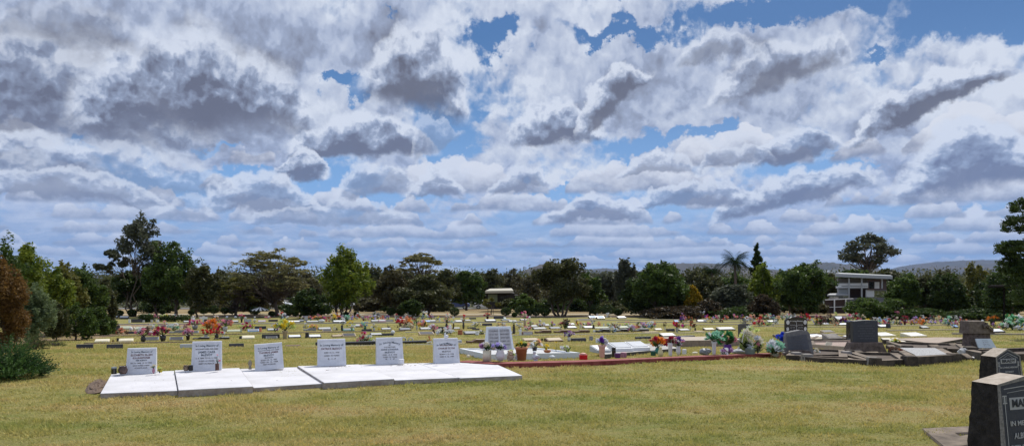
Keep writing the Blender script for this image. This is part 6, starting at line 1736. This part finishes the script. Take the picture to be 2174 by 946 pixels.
# slanted old headstone with a rock base
def slanted():
    g = G(1690, 757, 0); s = g.y/F; h = 58*s; t = thing('slanted_headstone', 'tilted weathered grey headstone on a broken rough stone base', 'headstone', g, rotz=R(6))
    def P(px, py, y=0): return ((px-1690)*s, y, (757-py)*s)
    mb = MB(); poly = [P(1665,757),P(1732,754),P(1722,708),P(1718,703),P(1700,700),P(1671,705),P(1668,712)]
    mb.prism([(p[0],p[2]) for p in poly], 0.02, .15); o = mb.build('body', mat('weathered_grey_stone', (.12,.12,.125), .8, second=(.26,.25,.24), scale=12, bump=.5), t, bevel=.012)
    fc = MB(); q = [P(1674,742,.014),P(1721,741,.014),P(1714,709,.014),P(1670,714,.014)]; fc.add(q, [(0,1,2,3)]); fc.build('inscription_panel', mat('dull_grey_panel', (.095,.10,.115), .55, second=(.13,.135,.15), scale=20), t)
    for k, ln in enumerate(['IN LOVING MEMORY OF','JOHN HENRY','WHO DIED 7 MAY 1931','AGED 64 YEARS','AT REST']): text_mesh('lettering', ln, h*.07, FADE, t, P(1693+k*.6, 716+k*5.6, .010), (R(90), R(2), 0), width=30*s*(1 if k in (0,2) else .7))
    rb = MB(); rb.prism([(p[0],p[2]) for p in [P(1655,762),P(1724,759),P(1718,744),P(1700,741),P(1672,742),P(1660,748)]], -.12, .0); rb.build('rock_base', ROCKF, t, bevel=.02)
    sm = MB(); sm.box(*(lambda a: (a[0]-.03,a[0]+.03,-.2,-.13))(P(1676,757)), 0, .13); sm.build('small_block', OLDT, t, bevel=.01)
slanted()
# dark granite headstone on a rock-faced plinth
def granite():
    g = G(1842, 750, 0); s = g.y/F; t = thing('granite_headstone', 'dark grey granite headstone standing on a rough rock-faced plinth', 'headstone', g, rotz=R(3))
    mb = MB(); w0 = 44*s; w1 = 33*s; z1 = 24*s
    mb.frust((-w0,w0,-.05,.34),(-w1,w1,0,.30),-.04,z1); mb.build('plinth', ROCKF, t, bevel=.02)
    w = 27.5*s; h = 46*s; zb = z1+.002; rs_ = random.Random(2)
    def fr(x, z): return Vector((x, .08+z*.06, zb+z))
    top = [(-w*.98,h*.97),(-w*.3,h),(w*.4,h*1.005),(w*1.0,h*.985)]
    F_ = [fr(-w*1.02,0),fr(w*.98,0)] + [fr(x,z) for x, z in top[::-1]]; B_ = [p + Vector((0,.15,0)) for p in F_]; n = len(F_)
    mb = MB(); mb.add(F_+B_, [tuple(range(n)), tuple(range(2*n-1,n-1,-1))] + [((i+1) % n, i, i+n, (i+1) % n+n) for i in range(n)]); mb.build('body', POLG, t, bevel=.008)
    ls = ['IN LOVING MEMORY OF','DAVID AND ANNE','WHO DIED 12 MAY 1946','AGED 70 YEARS','ALSO THEIR SON','REST IN PEACE']
    for k, ln in enumerate(ls): text_mesh('lettering', ln, h*.07, FADE, t, fr(w*.05, h*(.74-.115*k)) + Vector((0,-.004,0)), (R(87),0,0), width=w*(1.35 if k % 2 == 0 else 1.05))
    text_mesh('lettering', 'J H S', h*.10, FADE, t, fr(w*.15, h*.90) + Vector((0,-.004,0)), (R(87),0,0))
granite()
def upright(px, py, w, h, m, lab, th=.12, name='headstone', yaw=R(8)):
    g = G(px, py); s = g.y/F; mb = MB(); mb.prism([(-w*s/2,-.03),(w*s/2,-.03),(w*s/2,h*s*.93),(w*s*.3,h*s),(-w*s*.4,h*s*.98),(-w*s/2,h*s*.92)], 0, th); t = thing(name, lab, 'headstone', g, rotz=yaw); mb.build('body', m, t, bevel=.01)
    mb = MB(); mb.box(-w*s*.62, w*s*.62, -.06, th+.06, -.03, h*s*.10); mb.build('base', OLDG, t)
upright(1581, 722, 26, 36, mat('dark_grey_stone', (.07,.07,.075), .8, second=(.13,.12,.12)), 'dark grey headstone hidden behind the tall cream spray')  # plain dark grey stone, mottled by noise
upright(1810, 722, 14, 42, POLB, 'narrow black headstone edge just left of the dark granite one', th=.3)
# leaning white tablet in the niche
g = G(1757, 742); s = g.y/F; mb = MB(); mb.hull([Vector((-2*s,-.02,18*s)),Vector((10*s,-.02,16*s)),Vector((10*s,.02,16*s)),Vector((-2*s,.02,18*s))],[Vector((-10*s,-.08,3*s)),Vector((3*s,-.08,0)),Vector((3*s,-.04,0)),Vector((-10*s,-.04,3*s))]); tag(mb.build('leaning_tablet', cm('cream'), loc=g), 'small cream tablet leaning askew in front of the niche grave', 'tablet')
# sloped monument with worn sculpture
def sloped():
    g = G(2083, 742, 0); s = g.y/F; t = thing('sloped_monument', 'weathered brown monument with a broken sloping top and worn scroll relief', 'monument', g, rotz=R(4))
    mb = MB(); w = 23*s; mb.frust((-w,w,0,.45),(-w*.95,w*.95,.02,.42),-.05,34*s); mb.build('pedestal', ROCKF, t, bevel=.015)
    WB = mat('weathered_brown_stone', (.085,.065,.052), .95, second=(.22,.18,.15), scale=10, bump=1.0)
    mb = MB(); z0, z1 = 34*s+.002, 61*s; A_ = [(-28*s,-.03,z0),(31*s,-.03,z0),(31*s,.47,z0),(-28*s,.47,z0)]; B_ = [(-27*s,.0,z1),(7*s,-.01,z1*.99),(14*s,.44,z1),(-27*s,.44,z1)]
    mb.add(A_+B_, [(0,3,2,1),(4,5,6,7),(0,1,5,4),(1,2,6,5),(2,3,7,6),(3,0,4,7)]); mb.build('sloping_top', WB, t, bevel=.012)
    rel = MB(); rr2 = random.Random(12)
    pts = [(8,58),(12,53),(10,49),(15,46),(20,42),(25,38),(18,50),(3,52),(6,45)]
    for i in range(len(pts)-1):
        a, b = pts[i], pts[i+1]; rel.tube([(a[0]*s-.02, .0-.045, a[1]*s),((a[0]+b[0])/2*s, -.075, (a[1]+b[1])/2*s+.02),(b[0]*s-.02, -.05, b[1]*s)], [.022,.035,.018], 6)
    rel.build('worn_relief', WB, t, smooth=True)
sloped()
def whitebook():
    g = G(2096, 742, .30)+Vector((0,-.10,.30)); g = XZ(2097, 738, G(2083,742).y-.5); s = g.y/F; t = thing('open_book_plaque', 'pale bluish open-book plaque propped against the sloped monument', 'plaque', g, rotz=R(2))
    w = 19*s; h = 19*s; mb = MB(); mb.hull([Vector((-w*.85-.04,.17,h)),Vector((w*.8,.17,h)),Vector((w*.8,.20,h-.02)),Vector((-w*.85-.04,.20,h-.02))][:4],[Vector((-w,0,0)),Vector((w,0,0)),Vector((w,.05,0)),Vector((-w,.05,0))]); mb.build('book', mat('pale_blue_marble', (.50,.56,.60), .5, var=.05), t)
    mb = MB(); mb.box(-w*.9, w*.9, .06, .25, -.30, -.002); mb.build('stand', OLDC, t)
    for k, ln in enumerate(['In Memory','of Our','Dear Son','R I P']): text_mesh('lettering', ln, h*.11, INKG, t, (0, .17*(.8-.18*k)-.006, h*(.8-.18*k)), (R(52),0,0), width=w*.7)
whitebook()
rk_ = MB(); rk_.ball((0,0,.09), .12, 10, 7, jit=.16, sq=(1,.8,.9)); tag(rk_.build('white_rock', mat('whitish_rock', (.40,.39,.38), .8, second=(.68,.66,.64), scale=14, bump=.6), loc=G(2044,757)), 'lumpy whitish rock ornament below the sloped monument', 'rock')
mb = MB(); mb.hull([Vector((-.33,-.06,.05)),Vector((.40,-.03,.035)),Vector((.28,.12,.045)),Vector((-.2,.14,.055))],[Vector((-.33,-.06,.0)),Vector((.40,-.03,.0)),Vector((.28,.12,.0)),Vector((-.2,.14,.0))]); tag(mb.build('white_stone_slab', MARBLE, loc=G(2052,762)), 'thin broken white slab under the whitish rock', 'slab')
# peaked dark headstones in the near right corner
def peaked(corner, T, W, hl, hp, yaw, label, name_text, lines, scale, top_m, wear, txts):
    """corner: photo pixel of the near upper corner, its distance; wedge thicker at the foot"""
    (px, py, Y) = corner; p = XZ(px, py, Y); g = Vector((p.x, p.y, gz(Y))); H = p.z - g.z; t = thing('peaked_headstone', label, 'headstone', g, rotz=yaw)
    pk = hp
    fl = .10*H   # the foot sticks out
    def fx(x, z): return Vector((x, -fl*(1-z/H), z))
    outl = [(-.04*W*1.2,0),(W*1.04,0),(W,H),(W*.5,H+pk),(0,H)]
    F_ = [fx(x, z) for x, z in outl]; B_ = [Vector((x-.02*W*(1-z/H), T+.10*T*(1-z/H), z)) for x, z in outl]; n = 5
    mb = MB(); mb.add(F_+B_, [(0,1,6,5)[::-1], (1,2,7,6)[::-1], (4,0,5,9)[::-1], tuple(range(9,4,-1))]); side = mb.build('body', ROUGHS, t)
    sub = side.modifiers.new('rough', 'SUBSURF'); sub.subdivision_type = 'SIMPLE'; sub.levels = sub.render_levels = 4
    tex = bpy.data.textures.new('rock_noise', 'CLOUDS'); tex.noise_scale = .10; dm_ = side.modifiers.new('hewn', 'DISPLACE'); dm_.texture = tex; dm_.strength = .035; dm_.mid_level = .6
    mb = MB(); e = .004; U = [F_[2],F_[3],F_[4]]; Ub = [B_[2],B_[3],B_[4]]
    mb.add([F_[4],F_[3],B_[3],B_[4]], [(0,1,2,3)]); mb.add([F_[3],F_[2],B_[2],B_[3]], [(0,1,2,3)]); mb.build('cap', top_m, t)
    # face: rough rim and a polished field
    k = .055*W; ins = [(k,k*.2),(W-k,k*.2),(W-k,H-k*.35),(W*.5,H+pk-k*.9),(k,H-k*.35)]; I = [fx(x, z)+Vector((0,-.0,0)) for x, z in ins]
    mb = MB(); mb.add(F_+I, [((i), (i+1) % 5, 5+(i+1) % 5, 5+i) for i in range(5)]); mb.build('rim', mat('grey_tooled_edge', (.14,.135,.125), .9, second=(.36,.34,.31), scale=50, bump=1.0), t)
    mb = MB(); mb.add([q + Vector((0,.006,0)) for q in I], [(0,1,2,3,4)]); mb.build('face', mat('dark_slate_face', (.022,.026,.036), .45, second=(.045,.05,.062), scale=40), t)
    ang = math.atan2(H, fl); ln_ = MB(); LM_ = mat('pale_cut_lettering', (.36,.365,.36), .8)
    def seg(a, b, wd_=.0035):
        A_ = fx(*a)+Vector((0,.002,0)); Bq = fx(*b)+Vector((0,.002,0)); d = (Bq-A_).normalized(); nn = Vector((-d.z,0,d.x))*wd_; ln_.add([A_-nn,Bq-nn,Bq+nn,A_+nn], [(0,1,2,3)])
    m_ = k*2.0; zt_ = H-k*1.1
    seg((m_,.04),(m_,zt_-.05)); seg((W-m_,.04),(W-m_,zt_-.05)); seg((m_,zt_),(W*.5,H+pk-k*2.2)); seg((W*.5,H+pk-k*2.2),(W-m_,zt_)); seg((m_+.03,zt_-.03),(W*.5,H+pk-k*3.1),.002); seg((W*.5,H+pk-k*3.1),(W-m_-.03,zt_-.03),.002)
    for sx_ in (m_, W-m_):
        for dx in (-.018,-.006,.006,.018): seg((sx_+dx,zt_-.105),(sx_+dx,zt_-.055),.002)
        seg((sx_-.024,zt_-.052),(sx_+.024,zt_-.052),.004); seg((sx_-.024,zt_-.108),(sx_+.024,zt_-.108),.004)
    ln_.build('border_lines', LM_, t)
    (nz_, nh) = txts; nb = MB(); z = H*nz_
    nb.add([fx(W*.5-W*name_text[1]/2, z-nh*.62)+Vector((0,.003,0)),fx(W*.5+W*name_text[1]/2, z-nh*.62)+Vector((0,.003,0)),fx(W*.5+W*name_text[1]/2, z+nh*.62)+Vector((0,.003,0)),fx(W*.5-W*name_text[1]/2, z+nh*.62)+Vector((0,.003,0))], [(0,1,2,3)]); nb.build('name_panel', LM_, t)
    text_mesh('lettering', name_text[0], nh*1.1, mat('dark_raised_letters', (.025,.028,.034), .5), t, fx(W*.5, z)+Vector((0,-.001,0)), (ang,0,0), width=W*name_text[1]*.88, bold=.002)
    for (ln, zf, sz, wf) in lines: text_mesh('lettering', ln, sz, LM_, t, fx(W*.5, H*zf)+Vector((0,.001,0)), (ang,0,0), width=W*wf, bold=.0012)
TOPC = mat('sunlit_sandy_top', (.34,.28,.22), .95, second=(.50,.44,.37), scale=18, bump=.6)  # pale sandy cap colour stands in for sun on the headstone tops
peaked((2117, 816, 6.0), .22, .62, 0, .055, R(20), 'large dark peaked headstone in the near right corner', ('MALONE', .62), [('IN MEMORY OF',.60,.052,.66),('ALBERT JOHN',.475,.062,.56),('DIED 8TH AUG. 1944',.365,.042,.70),('AGED 71 YEARS',.265,.042,.60),('REST IN PEACE',.16,.042,.6)], 1, TOPC, 1, (.80,.075))
peaked((2114, 757, 11.3), .24, .50, 0, .11, R(20), 'smaller dark peaked headstone with the name BRADY', ('BRADY', .62), [('IN LOVING MEMORY',.62,.032,.72),('OF MARY',.47,.032,.35),('DIED 1938',.30,.032,.45)], 1, TOPC, 1, (.84,.055))
kg([(1958,908),(2090,902),(2150,925),(2010,950)], .26, .05, mat('pink_grey_path_concrete', (.26,.20,.17), .95, second=(.38,.31,.27), scale=6, bump=.5), SOILD, 'flat pinkish concrete edging sunk in the lawn by the near headstone', infz=.1, lumps=.015)

# smaller pieces of the crowded corner
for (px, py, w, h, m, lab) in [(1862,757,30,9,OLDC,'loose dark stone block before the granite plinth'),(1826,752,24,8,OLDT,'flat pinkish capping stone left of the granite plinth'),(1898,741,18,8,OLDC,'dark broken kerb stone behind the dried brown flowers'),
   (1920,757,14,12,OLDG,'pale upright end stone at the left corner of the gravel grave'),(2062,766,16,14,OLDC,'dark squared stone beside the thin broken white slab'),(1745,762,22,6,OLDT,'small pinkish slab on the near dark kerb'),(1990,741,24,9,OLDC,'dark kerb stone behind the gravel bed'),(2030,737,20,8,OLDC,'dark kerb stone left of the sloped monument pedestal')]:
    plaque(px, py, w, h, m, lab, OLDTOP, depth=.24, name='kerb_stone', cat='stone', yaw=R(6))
bouquet(1733, 748, 14, 10, ['cream','white'], 'little cream flowers left of the leaning tablet', near=True, dz=.05, n=6)
bouquet(1676, 756, 8, 12, ['cream','white'], 'tiny pale ornament flowers at the foot of the slanted headstone', near=True, dz=.05, n=4)
